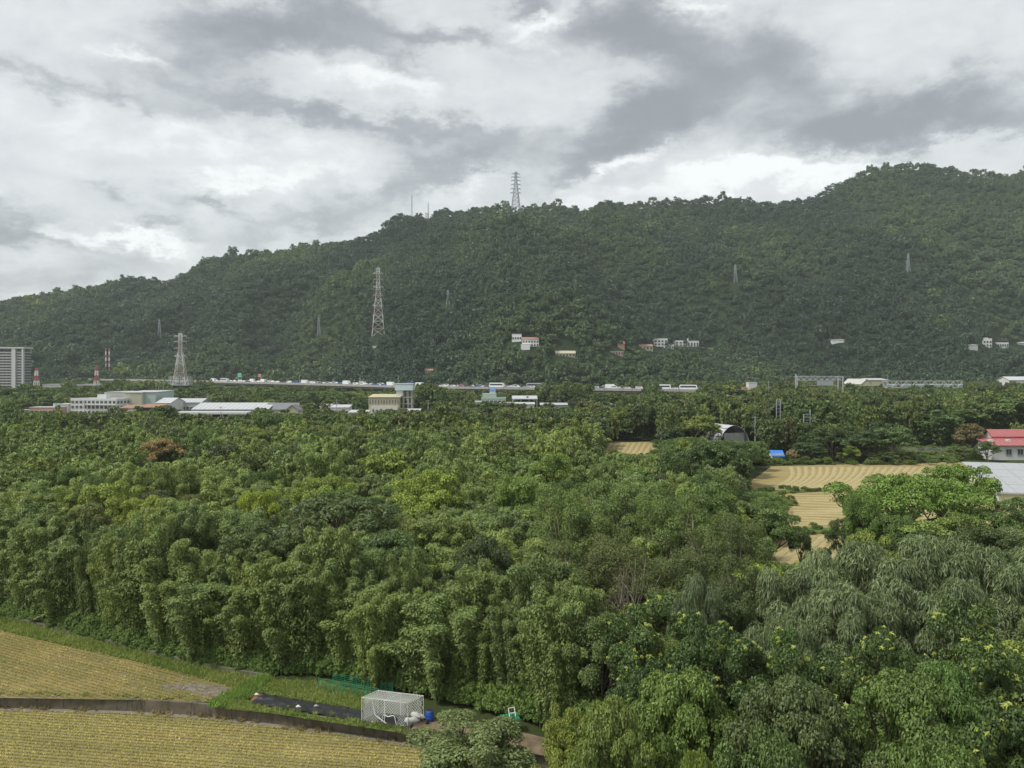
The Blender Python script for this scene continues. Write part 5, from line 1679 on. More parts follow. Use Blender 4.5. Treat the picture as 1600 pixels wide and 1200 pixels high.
def scatter(name, meshes, P, rot, scl, idx, tint, label, cat):
    key = tuple(m.name for m in meshes)
    if key not in COLLS:
        c = bpy.data.collections.new('source_' + name)
        for i, m in enumerate(meshes):
            c.objects.link(bpy.data.objects.new('%s_source_%03d' % (name, i), m))
        COLLS[key] = scatter_group('scatter_' + name, c)
    me = bpy.data.meshes.new(name)
    n = len(P)
    me.vertices.add(n)
    me.vertices.foreach_set('co', np.asarray(P, np.float32).ravel())
    for nm, tp, arr in (('rot', 'FLOAT_VECTOR', rot), ('scl', 'FLOAT_VECTOR', scl), ('tint', 'FLOAT_VECTOR', tint)):
        me.attributes.new(nm, tp, 'POINT').data.foreach_set('vector', np.asarray(arr, np.float32).ravel())
    me.attributes.new('idx', 'INT', 'POINT').data.foreach_set('value', np.asarray(idx, np.int32))
    me.update()
    o = bpy.data.objects.new(name, me)
    link(o)
    md = o.modifiers.new('scatter', 'NODES')
    md.node_group = COLLS[key]
    tag(o, label, cat, kind='stuff')
    return o


def zrot(r, n, tilt=0.0):
    a = np.zeros((n, 3))
    a[:, 2] = r.random(n) * 6.283
    a[:, 0] = r.normal(size=n) * tilt
    a[:, 1] = r.normal(size=n) * tilt
    return a


def allowed(X, Y, top, half, z0=0.0):
    """does a tree here keep clear of footprints and of the views that stay open?"""
    for fx, fy, fr in FOOT:
        if (X - fx) ** 2 + (Y - fy) ** 2 < (fr + half * 0.5) ** 2:
            return 0
    u = 800 + F * X / Y
    hp = F * half / Y
    v = YH + F * (CAMZ - z0 - top) / Y
    lim = v
    for a, b2, yv, Yp in PROTECT:
        if 395 < Yp < 460 and b2 - a > 12 and hash2(np.array(int(X * 7)), np.array(int(Y * 7)), 5) < 0.16:
            yv -= 9                                   # here and there a tree does stand before a building
        if Y < Yp and u + hp * 0.85 > a and u - hp * 0.85 < b2:
            lim = max(lim, yv)
    return lim


# --- the forest on the hill
r = np.random.default_rng(3)
hx, hy = [], []
Yv = Y0 - 60
while Yv < YR + 60:
    st = 7.6
    xs_ = np.arange(-0.74 * Yv - 30, 0.74 * Yv + 30, st)
    hx.append(xs_ + r.normal(size=len(xs_)) * 2.2)
    hy.append(np.full(len(xs_), Yv) + r.normal(size=len(xs_)) * 2.2)
    Yv += st * (1.0 if Yv < YR else 1.5)
hx, hy = np.concatenate(hx), np.concatenate(hy)
hz = hill_z(hx, hy)
sel = hz > -1
hx, hy, hz = hx[sel], hy[sel], hz[sel]
ridge_boost = np.exp(-((hy - YR) / 30) ** 2)
sc = 0.68 + 0.45 * r.random(len(hx)) + 0.5 * (r.random(len(hx)) < 0.10) + 0.3 * np.clip(fbm(hx / 60, hy / 60, 77, 2), -0.5, 1)
sz = sc * (0.95 + 0.75 * r.random(len(hx)) ** 1.5)
u = 800 + F * hx / hy
v = YH + F * (CAMZ - hz - 9 * sz) / hy
keep = np.ones(len(hx), bool)
for a, b2, yv, Yp in PROTECT:
    if Yp < 700:
        continue
    bad = (hy < Yp) & (u + 4 > a) & (u - 4 < b2) & (v < yv)
    keep &= ~bad
for fx, fy, fr in FOOT:
    if fy > 690:
        keep &= (hx - fx) ** 2 + (hy - fy) ** 2 > (fr + 1) ** 2
patch = 1.35 * fbm(hx / 130, hy / 190, 31, 4)
patch2 = fbm(hx / 30, hy / 30, 55, 2)
low = np.clip(1 - (hz / 160), 0, 1)
base_t = np.array((0.051, 0.084, 0.047))
lite_t = np.array((0.084, 0.122, 0.050))
dark_t = np.array((0.030, 0.053, 0.036))
w1 = np.clip(patch * 1.1 + patch2 * 0.4 + 0.18 * low + 0.08, 0, 1)[:, None]
w2 = np.clip(-patch * 1.2 - patch2 * 0.4 + 0.05, 0, 1)[:, None]
tint = base_t * (1 - w1 - w2 * (1 - w1)) + lite_t * w1 + dark_t * w2 * (1 - w1)
tint = tint * (0.8 + 0.4 * r.random(len(hx)))[:, None]
yel = r.random(len(hx)) < 0.012
tint[yel] = tint[yel] * np.array((1.9, 1.6, 1.0))
k = keep
P = np.stack([hx, hy, hz - 1.2], 1)[k]
scatter('hill_forest', FARS, P, zrot(r, k.sum(), 0.06), np.stack([sc, sc, sz], 1)[k], r.integers(0, len(FARS), k.sum()), tint[k], 'dense evergreen forest covering the whole hillside up to the ridge', 'forest')

# --- trees one can tell apart: (species, centre px, top row, width px, height m, tint, label)
G_MID, G_DARK, G_YEL, G_OLIVE, G_GREY, G_SILV = (0.105, 0.165, 0.05), (0.06, 0.095, 0.036), (0.19, 0.235, 0.05), (0.125, 0.14, 0.05), (0.09, 0.12, 0.062), (0.125, 0.162, 0.094)
G_FEA = (0.095, 0.135, 0.045)
TREES = [
    # nearest canopies, bottom right
    ('bigleaf', 955, 1098, 150, 10.5, (0.13, 0.17, 0.055), 'olive rounded tree at the bottom, right of the grey-green bush'),
    ('bigleaf', 1062, 1050, 200, 10.5, (0.105, 0.155, 0.045), 'fresh green layered canopy at the bottom right of the soil path'),
    ('bigleaf', 1236, 1066, 220, 11.0, (0.08, 0.108, 0.05), 'grey-green domed canopy in the bottom row'),
    ('bigleaf', 1420, 1062, 220, 11.0, (0.098, 0.145, 0.048), 'broad mid-green domed canopy in the bottom row'),
    ('bigleaf', 1470, 1042, 150, 10.0, (0.09, 0.15, 0.05), 'green dome peeping above the broad bottom-row canopy'),
    ('bigleaf', 1480, 1172, 220, 12.0, (0.09, 0.138, 0.046), 'green canopy cut by the bottom edge near the right corner'),
    ('bigleaf', 1085, 1180, 90, 12.0, (0.14, 0.19, 0.05), 'bright small treetop cut by the bottom edge'),
    ('round', 1180, 1150, 160, 10.5, (0.08, 0.12, 0.045), 'dark treetop between the two bottom domes'),
    ('shoot', 1590, 1098, 190, 11.0, (0.055, 0.088, 0.03), 'dark tree with a few pale shoots in the right bottom corner'),
    ('round', 735, 1128, 200, 5.2, (0.115, 0.15, 0.066), 'grey-green rounded tree standing alone at the bottom edge'),
    ('round', 885, 1112, 90, 7.0, (0.16, 0.19, 0.05), 'yellow-green small tree right of the green stand'),
    # dark trees with pale shoots
    ('shoot', 1010, 940, 130, 10.5, (0.06, 0.095, 0.034), 'dark tree dotted with pale yellow shoots, leftmost of its kind'),
    ('shoot', 1120, 968, 140, 10.5, (0.055, 0.09, 0.032), 'dark tree dotted with pale shoots beside the drooping silvery bush'),
    ('shoot', 1000, 1035, 120, 8.5, (0.05, 0.082, 0.03), 'low dark shoot-dotted tree above the fresh green canopy'),
    ('shoot', 1235, 995, 140, 10.5, (0.06, 0.098, 0.032), 'dark shoot-dotted tree below the silvery trees'),
    ('shoot', 1365, 985, 130, 10.5, (0.06, 0.092, 0.032), 'dark shoot-dotted tree right below the largest silvery tree'),
    ('shoot', 1510, 948, 150, 11.0, (0.065, 0.1, 0.034), 'tall dark shoot-dotted tree near the right edge'),
    ('shoot', 1560, 1010, 150, 10.5, (0.058, 0.092, 0.03), 'dark shoot-dotted tree under the tall one at the right edge'),
    ('shoot', 1440, 1030, 100, 9.0, (0.052, 0.085, 0.03), 'small dark shoot-dotted tree behind the green dome'),
    ('shoot', 1130, 1030, 110, 8.5, (0.05, 0.08, 0.028), 'dark understorey tree above the grey-green dome'),
    # silvery drooping trees
    ('willow', 1265, 888, 170, 11.5, G_SILV, 'silvery drooping-leaved tree left of the others'),
    ('willow', 1392, 842, 190, 13.0, G_SILV, 'tallest silvery drooping-leaved tree below the spreading tree'),
    ('willow', 1500, 852, 190, 12.5, (0.115, 0.152, 0.086), 'silvery drooping-leaved tree second from the right edge'),
    ('willow', 1595, 862, 170, 12.0, (0.115, 0.152, 0.086), 'silvery drooping-leaved tree at the right edge'),
    ('willow', 1450, 900, 150, 11.0, (0.115, 0.152, 0.086), 'silvery drooping-leaved tree between the two tall ones'),
    ('willow', 1230, 960, 120, 9.5, (0.115, 0.152, 0.086), 'low silvery drooping bush in front of the leftmost silvery tree'),
    ('willow', 1330, 930, 150, 10.5, (0.115, 0.152, 0.086), 'silvery tree hanging over the dark shoot-dotted trees'),
    ('willow', 1085, 896, 80, 11.5, (0.11, 0.145, 0.09), 'slim grey-green tree behind the leftmost shoot-dotted tree'),
    # spreading tree and its neighbours
    ('spread', 1414, 742, 186, 12.5, (0.115, 0.185, 0.045), 'big spreading bright green tree with visible limbs before the dry field'),
    ('spread', 1488, 728, 140, 13.0, (0.115, 0.18, 0.045), 'right half of the spreading bright green trees by the farm shed'),
    ('round', 1594, 782, 90, 10.5, (0.085, 0.13, 0.045), 'dark green tree in front of the lime-walled farm shed'),
    ('round', 1346, 770, 54, 11.5, (0.10, 0.16, 0.045), 'small green crown at the left tip of the spreading tree'),
    ('round', 1326, 806, 60, 8.5, (0.055, 0.085, 0.03), 'dark shrubby tree under the left side of the spreading tree'),
    ('round', 1450, 830, 150, 8.5, (0.05, 0.075, 0.03), 'dark undergrowth tree below the spreading tree'),
    ('round', 1560, 830, 140, 8.5, (0.055, 0.08, 0.03), 'dark tree below the farm shed at right'),
    ('round', 1200, 788, 96, 9.0, (0.085, 0.13, 0.045), 'leafy tree overhanging the dry field from the left'),
    ('round', 1250, 824, 34, 6.0, (0.08, 0.12, 0.042), 'small tree tip reaching right over the dry field'),
    # feathery trees left of the fields
    ('feather', 890, 765, 150, 13.5, G_FEA, 'feathery green tree on the left of the feathery group'),
    ('feather', 980, 752, 150, 13.5, (0.105, 0.15, 0.055), 'tall feathery tree in the middle of the feathery group'),
    ('feather', 1060, 778, 160, 13.0, G_FEA, 'feathery tree right of the tallest feathery one'),
    ('feather', 1140, 805, 140, 12.5, (0.085, 0.112, 0.045), 'thin feathery tree with pale bare branches'),
    ('bare', 1128, 818, 110, 11.5, (0.10, 0.11, 0.05), 'pale nearly leafless tree with forking bare branches left of the dry field'),
    ('bare', 985, 862, 90, 10.5, (0.10, 0.10, 0.055), 'brownish half-dead tree among the feathery trees'),
    ('feather', 870, 850, 160, 10.4, (0.09, 0.115, 0.045), 'brownish feathery tree above the bamboo, left one'),
    ('feather', 965, 842, 160, 10.4, (0.085, 0.105, 0.042), 'brownish feathery tree in front of the tall feathery one'),
    ('feather', 1055, 865, 150, 10.0, (0.08, 0.105, 0.042), 'dull feathery tree left of the pale bare branches'),
    ('feather', 1165, 868, 120, 11.5, (0.075, 0.1, 0.04), 'thin dark feathery tree left of the silvery trees'),
    ('feather', 905, 905, 130, 8.2, (0.075, 0.098, 0.04), 'low brownish feathery tree behind the shoot-dotted trees'),
    ('round', 940, 970, 110, 8.0, (0.085, 0.12, 0.045), 'dull green tree between bamboo and shoot-dotted trees'),
    ('round', 1150, 920, 90, 10.0, (0.07, 0.1, 0.045), 'dark tree behind the second shoot-dotted tree'),
    # single crowns standing out of the wood
    ('flat', 250, 686, 78, 11.5, (0.22, 0.165, 0.085), 'flat-topped tree with rusty orange flowers in the left wood'),
    ('flat', 530, 772, 200, 12.5, (0.075, 0.105, 0.048), 'wide grey-green flat-topped tree in the middle of the wood'),
    ('flat', 755, 838, 90, 11.0, (0.065, 0.09, 0.045), 'dark feathery flat-topped tree behind the bamboo'),
    ('round', 605, 702, 80, 12.5, (0.155, 0.20, 0.05), 'bright green tall crown left of the brightest round tree'),
    ('round', 662, 738, 120, 12.5, (0.17, 0.225, 0.048), 'brightest yellow-green round tree in the middle of the wood'),
    ('round', 512, 748, 100, 11.5, (0.15, 0.20, 0.05), 'bright green crown behind the wide flat-topped tree'),
    ('round', 815, 746, 95, 12.0, (0.125, 0.185, 0.05), 'fresh green round tree left of the feathery group'),
    ('round', 858, 706, 80, 13.0, (0.13, 0.185, 0.05), 'fresh green tall tree above the feathery group'),
    ('round', 878, 768, 70, 11.5, (0.16, 0.215, 0.05), 'yellow-green tree tucked beside the feathery group'),
    ('round', 405, 764, 70, 11.5, (0.21, 0.26, 0.045), 'vivid yellow-green crown left of the bright green crowns'),
    ('round', 180, 758, 110, 11.5, (0.175, 0.22, 0.055), 'yellow-green crown in the left part of the wood'),
    ('round', 225, 775, 80, 11.0, (0.195, 0.235, 0.055), 'paler yellow-green crown right of the other at left'),
    ('round', 145, 790, 90, 10.5, (0.11, 0.125, 0.05), 'dull olive crown at left below the yellow-green one'),
    ('round', 1088, 648, 72, -702, (0.15, 0.185, 0.055), 'large round olive-yellow tree beside the dome shed'),
    ('round', 1515, 662, 48, -713, (0.13, 0.11, 0.06), 'brownish bare-looking round tree left of the red-roofed house'),
    ('round', 1395, 665, 60, -722, (0.08, 0.125, 0.05), 'leafy tree at the edge of the dry field beyond the bank'),
    ('round', 1300, 668, 70, -720, (0.05, 0.078, 0.034), 'dark tree right of the blue-tarped hut'),
    ('round', 1345, 672, 70, -721, (0.055, 0.085, 0.036), 'dark tree second right of the blue-tarped hut'),
    ('round', 1330, 697, 30, -724, (0.17, 0.22, 0.05), 'small bright bush at the top edge of the dry field'),
    ('round', 1265, 690, 50, -721, (0.05, 0.08, 0.034), 'dark bush right behind the blue-tarped hut'),
    ('round', 1238, 703, 18, -724, (0.26, 0.2, 0.13), 'withered brown shrub beside the blue-tarped hut'),
    ('round', 1380, 706, 40, -725, (0.07, 0.105, 0.042), 'low shrub at the corner of the vegetable plot'),
    ('round', 1545, 690, 36, -721, (0.075, 0.11, 0.045), 'shrub in front of the red-roofed farmhouse'),
    ('round', 1505, 698, 45, -718, (0.085, 0.115, 0.05), 'vine-covered shrub in the vegetable plot'),
    ('bamboo', 1465, 640, 80, -700, (0.075, 0.12, 0.045), 'tall bamboo behind the vegetable plot'),
    ('bamboo', 1545, 628, 90, -692, (0.09, 0.13, 0.048), 'tall bamboo behind the red-roofed house'),
    ('bamboo', 1590, 622, 80, -690, (0.085, 0.13, 0.048), 'tall bamboo at the right edge behind the house'),
    ('bamboo', 1105, 690, 80, 13.0, (0.06, 0.095, 0.036), 'dark bamboo clump below the dome shed'),
    ('bamboo', 1052, 706, 70, 12.5, (0.065, 0.1, 0.038), 'dark bamboo clump right of the small dry field'),
    ('bamboo', 1148, 700, 64, 12.0, (0.06, 0.092, 0.036), 'dark bamboo clump left of the blue-tarped hut'),
    ('bamboo', 1000, 742, 80, 11.5, (0.15, 0.20, 0.085), 'pale feathery bamboo just behind the feathery trees'),
    ('bamboo', 930, 722, 70, 12.5, (0.11, 0.155, 0.055), 'green bamboo left of the small dry field'),
    ('bamboo', 440, 862, 100, 9.7, (0.135, 0.18, 0.058), 'tall pale bamboo plume rising from the front of the grove'),
    ('bamboo', 510, 880, 85, 8.9, (0.13, 0.175, 0.058), 'pale bamboo plume right of the tallest one'),
    ('bamboo', 590, 915, 90, 8.1, (0.135, 0.18, 0.058), 'light green bamboo clump above the green string fence'),
]
TREES = [(a, b2, c, d, (CAMZ - (c - YH) * (CAMZ / (-h - YH))) if h < 0 else h, e, f) for a, b2, c, d, h, e, f in TREES]   # a negative height names the row of the foot
TEMPLATES = {'bigleaf': 'bigleaf_near', 'shoot': 'shoot_near', 'willow': 'willow_near', 'spread': 'spread_near', 'feather': 'feather_near', 'flat': 'flat_mid', 'bare': 'bare_near'}
MADE = []
OCC = []


def plant(sp, X, Y, z0, sxy, szz, rz, tint, label, group=None, var=None):
    lst, R0, H0 = SPEC[sp]
    crown, trunk, ex = lst[rng.integers(len(lst)) if var is None else var % len(lst)]
    bam = sp.startswith('bamboo')
    t = thing('bamboo_clump' if bam else 'tree', label, 'bamboo' if bam else 'tree', (X, Y, z0), rz, group)
    t.scale = (sxy, sxy, szz)
    c = inst('foliage' if bam else 'crown', crown, t)
    c['tint'] = [float(a) for a in tint]
    inst('culms' if bam else 'trunk', trunk, t)
    if ex:
        e = inst('young_shoots', ex, c)
        e['tint'] = [0.36, 0.40, 0.14]
        e['kind'] = 'stuff'
    return t


for i, (sp, cx, yt, wpx, H, tint, lab) in enumerate(TREES):
    z0 = 0.0
    Y = F * (CAMZ - H) / (yt - YH)
    X = (cx - 800) * Y / F
    if Y < 50:
        z0 = LOW
        H += -LOW
    half = wpx * Y / F / 2
    key = TEMPLATES.get(sp) or (sp + ('_near' if Y < 125 else '_mid'))
    R0, H0 = SPEC[key][1:]
    plant(key, X, Y, z0, half * 1.06 / R0, H / H0, rng.random() * 6.28, tint, lab, var=i)
    OCC.append((X, Y, half))

# --- the rest of the wood
FRONT = np.array([(-300, 880), (-100, 938), (0, 958), (100, 984), (200, 1008), (300, 1033), (418, 1052), (500, 1056), (600, 1072), (700, 1098), (780, 1116), (860, 1136), (950, 1200), (1100, 1270), (1900, 1270)], float)


def inpoly(x, y, P):
    c = False
    n = len(P)
    for i in range(n):
        (x0, y0), (x1, y1) = P[i], P[(i + 1) % n]
        if (y0 > y) != (y1 > y) and x < (x1 - x0) * (y - y0) / (y1 - y0) + x0:
            c = not c
    return c


protect(1180, 1305, 815, 112)
protect(1168, 1240, 770, 140)
protect(1168, 1480, 764, 112)
protect(1228, 1302, 884, 100)
protect(945, 1030, 711, 240)
protect(1120, 1180, 690, 262)
FALL = [gnd(*p) for p in [(1200, 727), (1490, 719), (1720, 732), (1900, 908), (1188, 908), (1206, 832), (1150, 812), (1112, 802), (1160, 757)]]
r = np.random.default_rng(19)
cand = []
Y = 36.0
while Y < 705:
    st = 4.1 if Y < 130 else 4.9 if Y < 300 else 6.0
    for X in np.arange(-0.72 * Y - 6, 0.72 * Y + 6, st):
        x, y = X + r.normal() * st * 0.24, Y + r.normal() * st * 0.24
        cand.append((x, y))
    Y += st * 0.95
WOOD = []
# two staggered ranks of bamboo make the edge of the grove
fl = np.array([gnd(u_, v_) for u_, v_ in zip(np.arange(-90, 925, 5.0), np.interp(np.arange(-90, 925, 5.0), FRONT[:, 0], FRONT[:, 1]))])
sl = np.concatenate([[0], np.cumsum(np.linalg.norm(np.diff(fl, axis=0), axis=1))])
ROW = set()
for off, step, hs in ((1.5, 2.7, 0.0), (4.2, 3.1, 0.9)):
    q = off * 0.3
    while q < sl[-1]:
        x, y = np.interp(q, sl, fl[:, 0]), np.interp(q, sl, fl[:, 1])
        x, y = x + 0.35 * off + r.normal() * 0.35, y + 0.94 * off + r.normal() * 0.4
        u = 800 + F * x / y
        q += step * (0.8 + 0.4 * r.random())
        if any((x - ox_) ** 2 + (y - oy_) ** 2 < 1.6 ** 2 for ox_, oy_, oh in OCC):
            continue
        H = 8.3 + hs + r.normal() * 1.25 + 2.4 * float(fbm(x / 9, y / 9, 93, 2)) - 0.6 * np.clip((200 - u) / 260, 0, 1)
        half = 2.3 * (0.75 + 0.7 * r.random())
        kk = np.clip(float(fbm(x / 14, y / 14, 71, 2)) + r.normal() * 0.25, -0.5, 0.8)
        tn = np.array((0.135, 0.180, 0.064))
        tn = tn * (1 - kk) + np.array((0.185, 0.225, 0.07)) * kk if kk > 0 else tn * (1 + kk) + np.array((0.09, 0.13, 0.058)) * -kk
        WOOD.append((x, y, H, half, True, tn * (0.85 + 0.3 * r.random()), u))
        OCC.append((x, y, 2.6))
        if off < 2:
            ROW.add((x, y))
for x, y in cand:
    u = 800 + F * x / y
    v = YH + F * CAMZ / y
    fr = np.interp(u, FRONT[:, 0], FRONT[:, 1])
    if v > fr - 2:
        continue
    if any(inpoly(x, y, P) for P in (FALL, FD, P_GARD)):
        continue
    if 300 < y < 440 and u < 720 and (u > 20) and y > 318 and r.random() < 0.62:
        continue                                      # open yards round the workshops
    pn = float(fbm(x / 26, y / 26, 71, 3))
    pf = 0.14 if y < 100 else 0.3 if y < 180 else 0.42 if y < 230 else 0.62 if y < 300 else 0.85
    if u > 1000 and y < 230:
        pf = 0.75
    if u < 330 and y < 170:
        pf *= 0.6
    isb = r.random() > pf + pn * 0.5
    H = (9.6 if y < 110 else 10.4 if y < 300 else 10.0) + r.normal() * (1.1 if y < 90 else 1.7) + 2.4 * float(fbm(x / 35, y / 35, 91, 2))
    if y > 300:
        H += (y - 300) / 400 * 3.5
    if y > 240 and u > 980:
        H += 3.5
    if 430 < y < 515 and (655 < u < 692 or 845 < u < 930 or 1006 < u < 1034 or 1090 < u < 1238 or u > 1325):
        H = 17.5 + r.normal() * 1.5
    if 560 < y < 690 and 40 < u < 334:
        H = 18.5 + r.normal() * 1.2
    if y < 70 and u < 900:
        H = 8.6 + r.normal() * 0.8
    if not isb:
        H *= 0.95
    half = (3.0 * (0.8 + 0.4 * r.random())) if isb else 3.3 * (0.7 + 0.8 * r.random() ** 1.5)
    if y > 300:
        half *= 1.25
    near = False
    for ox_, oy_, oh in OCC:
        if (x - ox_) ** 2 + (y - oy_) ** 2 < (oh * 0.62 + 0.8) ** 2:
            near = True
            break
    if near:
        continue
    if y < 46:
        H = min(H, 8.0)
    lim = allowed(x, y, H, half)
    if lim == 0:
        continue
    # trees in front of a single crown must not hide it
    for (sp, cx, yt, wpx, Ht, tn, lb) in TREES:
        Yt2 = F * (CAMZ - Ht) / (yt - YH)
        if y < Yt2 and abs(u - cx) < wpx * 0.42 + F * half * 0.5 / y:
            lim = max(lim, yt + min(60, wpx * 0.5))
    vt = YH + F * (CAMZ - H) / y
    if lim > vt + 0.5:
        H2 = CAMZ - (lim - YH) * y / F
        if H2 < 1.6:
            continue
        half *= max(0.4, min(1, H2 / H * 1.25))
        H = H2
    if isb:
        k1, k2 = np.clip(pn * 1.3 + r.normal() * 0.22, -0.6, 0.8), r.random()
        tn = np.array((0.135, 0.180, 0.064))
        if k1 > 0:
            tn = tn * (1 - k1) + np.array((0.185, 0.225, 0.07)) * k1
        else:
            tn = tn * (1 + k1) + np.array((0.09, 0.13, 0.058)) * -k1
    else:
        pal = [(0.085, 0.13, 0.045), (0.065, 0.10, 0.04), (0.12, 0.165, 0.05), (0.095, 0.12, 0.06), (0.15, 0.19, 0.05), (0.11, 0.12, 0.05)]
        tn = np.array(pal[r.choice(6, p=[0.3, 0.24, 0.18, 0.14, 0.08, 0.06])])
    tn = tn * (0.72 + 0.56 * r.random())
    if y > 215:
        tn = tn * (0.85 if u < 640 else 0.76)  # far crowns tinted darker: shade of the back wood put into leaf colour
    WOOD.append((x, y, H, half, isb, tn, u))

WOOD.sort(key=lambda t: -t[3] / t[1])
nb, nt_ = 0, 0
NBAM, NTREE = 300 - sum(1 for t in TREES if t[0] == 'bamboo'), 300 - sum(1 for t in TREES if t[0] != 'bamboo')
REST = []
SOLO = []
for t in WOOD:
    if -40 < t[6] < 1640 and t[4] and nb < NBAM:
        nb += 1
        SOLO.append(t)
    elif -40 < t[6] < 1640 and not t[4] and nt_ < NTREE:
        nt_ += 1
        SOLO.append(t)
    else:
        REST.append(t)



def where(u, y):
    h = 'above the upper stubble field' if u < 380 else 'behind the net cage' if u < 700 else 'behind the green stand' if u < 900 else 'by the feathery trees' if u < 1170 else 'on the right'
    d = 'near the grove edge' if y < 80 else 'in the middle of the grove' if y < 105 else 'towards the back of the grove' if y < 140 else 'deep in the wood' if y < 200 else 'in the far part of the wood'
    return d, h


def tone(tn):
    s = tn.sum()
    return 'dark' if s < 0.25 else 'pale' if s > 0.40 else 'yellowish' if tn[0] / tn[1] > 0.78 else 'mid-green'


front_row = sorted([t for t in SOLO if (t[0], t[1]) in ROW], key=lambda t: t[6])
frank = {id(t): i for i, t in enumerate(front_row)}
CUT = (' in the', ' at the', ' left of', ' right of', ' beside', ' below', ' behind', ' between', ' above', ' under', ' near', ' rising', ' tucked', ' standing', ' before', ' right below', ' peeping', ' cut by', ' hanging', ' reaching', ' leftmost', ' on the', ' just', ' second', ' overhanging')


def short(lab):
    p = min([lab.find(c) for c in CUT if lab.find(c) > 0] or [len(lab)])
    return lab[:p].rstrip(',')


names = [short(t[6]) for t in TREES]
MARKS = [(t[1], t[2] + 12, nm) for t, nm in zip(TREES, names) if names.count(nm) == 1 and len(nm.split()) <= 8]
MARKS += [(612, 1110, 'white net cage'), (795, 1128, 'green slatted stand'), (670, 1118, 'blue barrel'), (250, 1100, 'upper stubble field'), (80, 1050, 'upper stubble field'), (1216, 712, 'blue-tarped hut'), (1148, 675, 'dome shed'), (990, 702, 'small dry field'), (1250, 745, 'curving straw windrows'), (1580, 700, 'red-roofed farmhouse'), (1560, 745, 'lime-walled farm shed'), (340, 650, 'open white shed'), (150, 635, 'white factory office'), (600, 630, 'cream house'), (770, 625, 'pale green stepped house')]
LABS, ties = {}, {}
for t in SOLO:
    x, y, H, half, isb, tn, u = t
    v = YH + F * (CAMZ - H * 0.85) / y
    if id(t) in frank and frank[id(t)] < len(ORD):
        LABS[id(t)] = ('%s bamboo clump, %s from the left in the front row of the grove' % (tone(tn), ORD[frank[id(t)]]), 'front row of the bamboo grove')
        continue
    mu, mv, nm = min(MARKS, key=lambda q: (q[0] - u) ** 2 + 2.5 * (q[1] - v) ** 2)
    dx, dy = u - mu, v - mv
    dr = ('left of' if dx < 0 else 'right of') if abs(dx) > 1.6 * abs(dy) else ('behind' if dy < 0 else 'in front of')
    ties.setdefault((tone(tn), isb, dr, nm), []).append((dx * dx + dy * dy, id(t)))
for (tn_, isb, dr, nm), lst in ties.items():
    lst.sort()
    for i, (q, k_) in enumerate(lst):
        o_ = '' if len(lst) == 1 else ('nearest ' if i == 0 else (ORD[i] if i < len(ORD) else 'farther') + ' nearest ')
        LABS[k_] = ('%s%s %s %s the %s' % (o_, tn_, 'bamboo clump' if isb else 'tree crown', dr, nm), 'bamboo clumps of the grove' if isb else 'broadleaf trees of the wood')
for t in SOLO:
    x, y, H, half, isb, tn, u = t
    key = ('bamboo' if isb else 'round') + ('_near' if y < 115 else '_mid')
    if not isb:
        pick = r.random()
        key = 'flat_mid' if pick < 0.16 else 'feather_near' if pick < 0.3 else 'spread_near' if pick < 0.42 else key
    R0, H0 = SPEC[key][1:]
    d, h = where(u, y)
    lab, grp = LABS[id(t)]
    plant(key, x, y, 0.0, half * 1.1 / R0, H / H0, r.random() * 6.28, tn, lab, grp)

# the trees beyond: one mass
for isb, nm, lab in ((True, 'far_bamboo_wood', 'mass of bamboo crowns filling the far wood'), (False, 'far_woodland', 'mass of broadleaf crowns filling the valley floor to the hill')):
    for far in (False, True):
        T = [t for t in REST if t[4] == isb and (t[1] > 215) == far]
        if not T:
            continue
        key = ('bamboo' if isb else 'round') + ('_far' if far else '_mid')
        lst, R0, H0 = SPEC[key]
        n = len(T)
        A = np.array([(t[0], t[1], 0) for t in T])
        sc = np.array([(t[3] * 1.1 / R0, t[3] * 1.1 / R0, t[2] / H0) for t in T])
        tn = np.array([t[5] for t in T])
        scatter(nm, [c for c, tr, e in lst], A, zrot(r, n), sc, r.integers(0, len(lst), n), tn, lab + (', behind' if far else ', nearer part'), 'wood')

# two dark conifers on the hillside
for px, yt, lab in ((1287, 497, 'left dark conifer on the hillside above the grey shed'), (1298, 501, 'right dark conifer on the hillside above the grey shed')):
    X, Yc, z = hill_hit(px, 533)
    kk = Yc / F
    t = thing('conifer', lab, 'tree', (X, Yc, z - 1))
    h = CAMZ - (yt - YH) * kk - z + 1
    rr = np.random.default_rng(px)
    n = 900
    f = rr.random(n) ** 0.7
    an = rr.random(n) * 6.283
    rad = (1 - f) * 5.2 * (0.7 + 0.3 * np.sin(f * 40)) * np.sqrt(rr.random(n)) + 0.3
    q = np.stack([np.cos(an) * rad, np.sin(an) * rad, h * (0.12 + 0.88 * f)], 1)
    dd = np.stack([np.cos(an), np.sin(an), -0.4 + 0 * an], 1)
    c = inst('crown', leaf_mesh('conifer_crown', leaf_arrays(q, dd * 0.4 + UP * 0.7 + rr.normal(size=(n, 3)) * 0.3, dd, np.full(n, 1.5), np.full(n, 0.8)), M_FAR), t)
    c['tint'] = [0.022, 0.036, 0.022]
    extra(t, 'trunk', M_BARK, lambda m: m.tube([(0, 0, 0), (0, 0, h * 0.9)], [0.4, 0.08], 6))

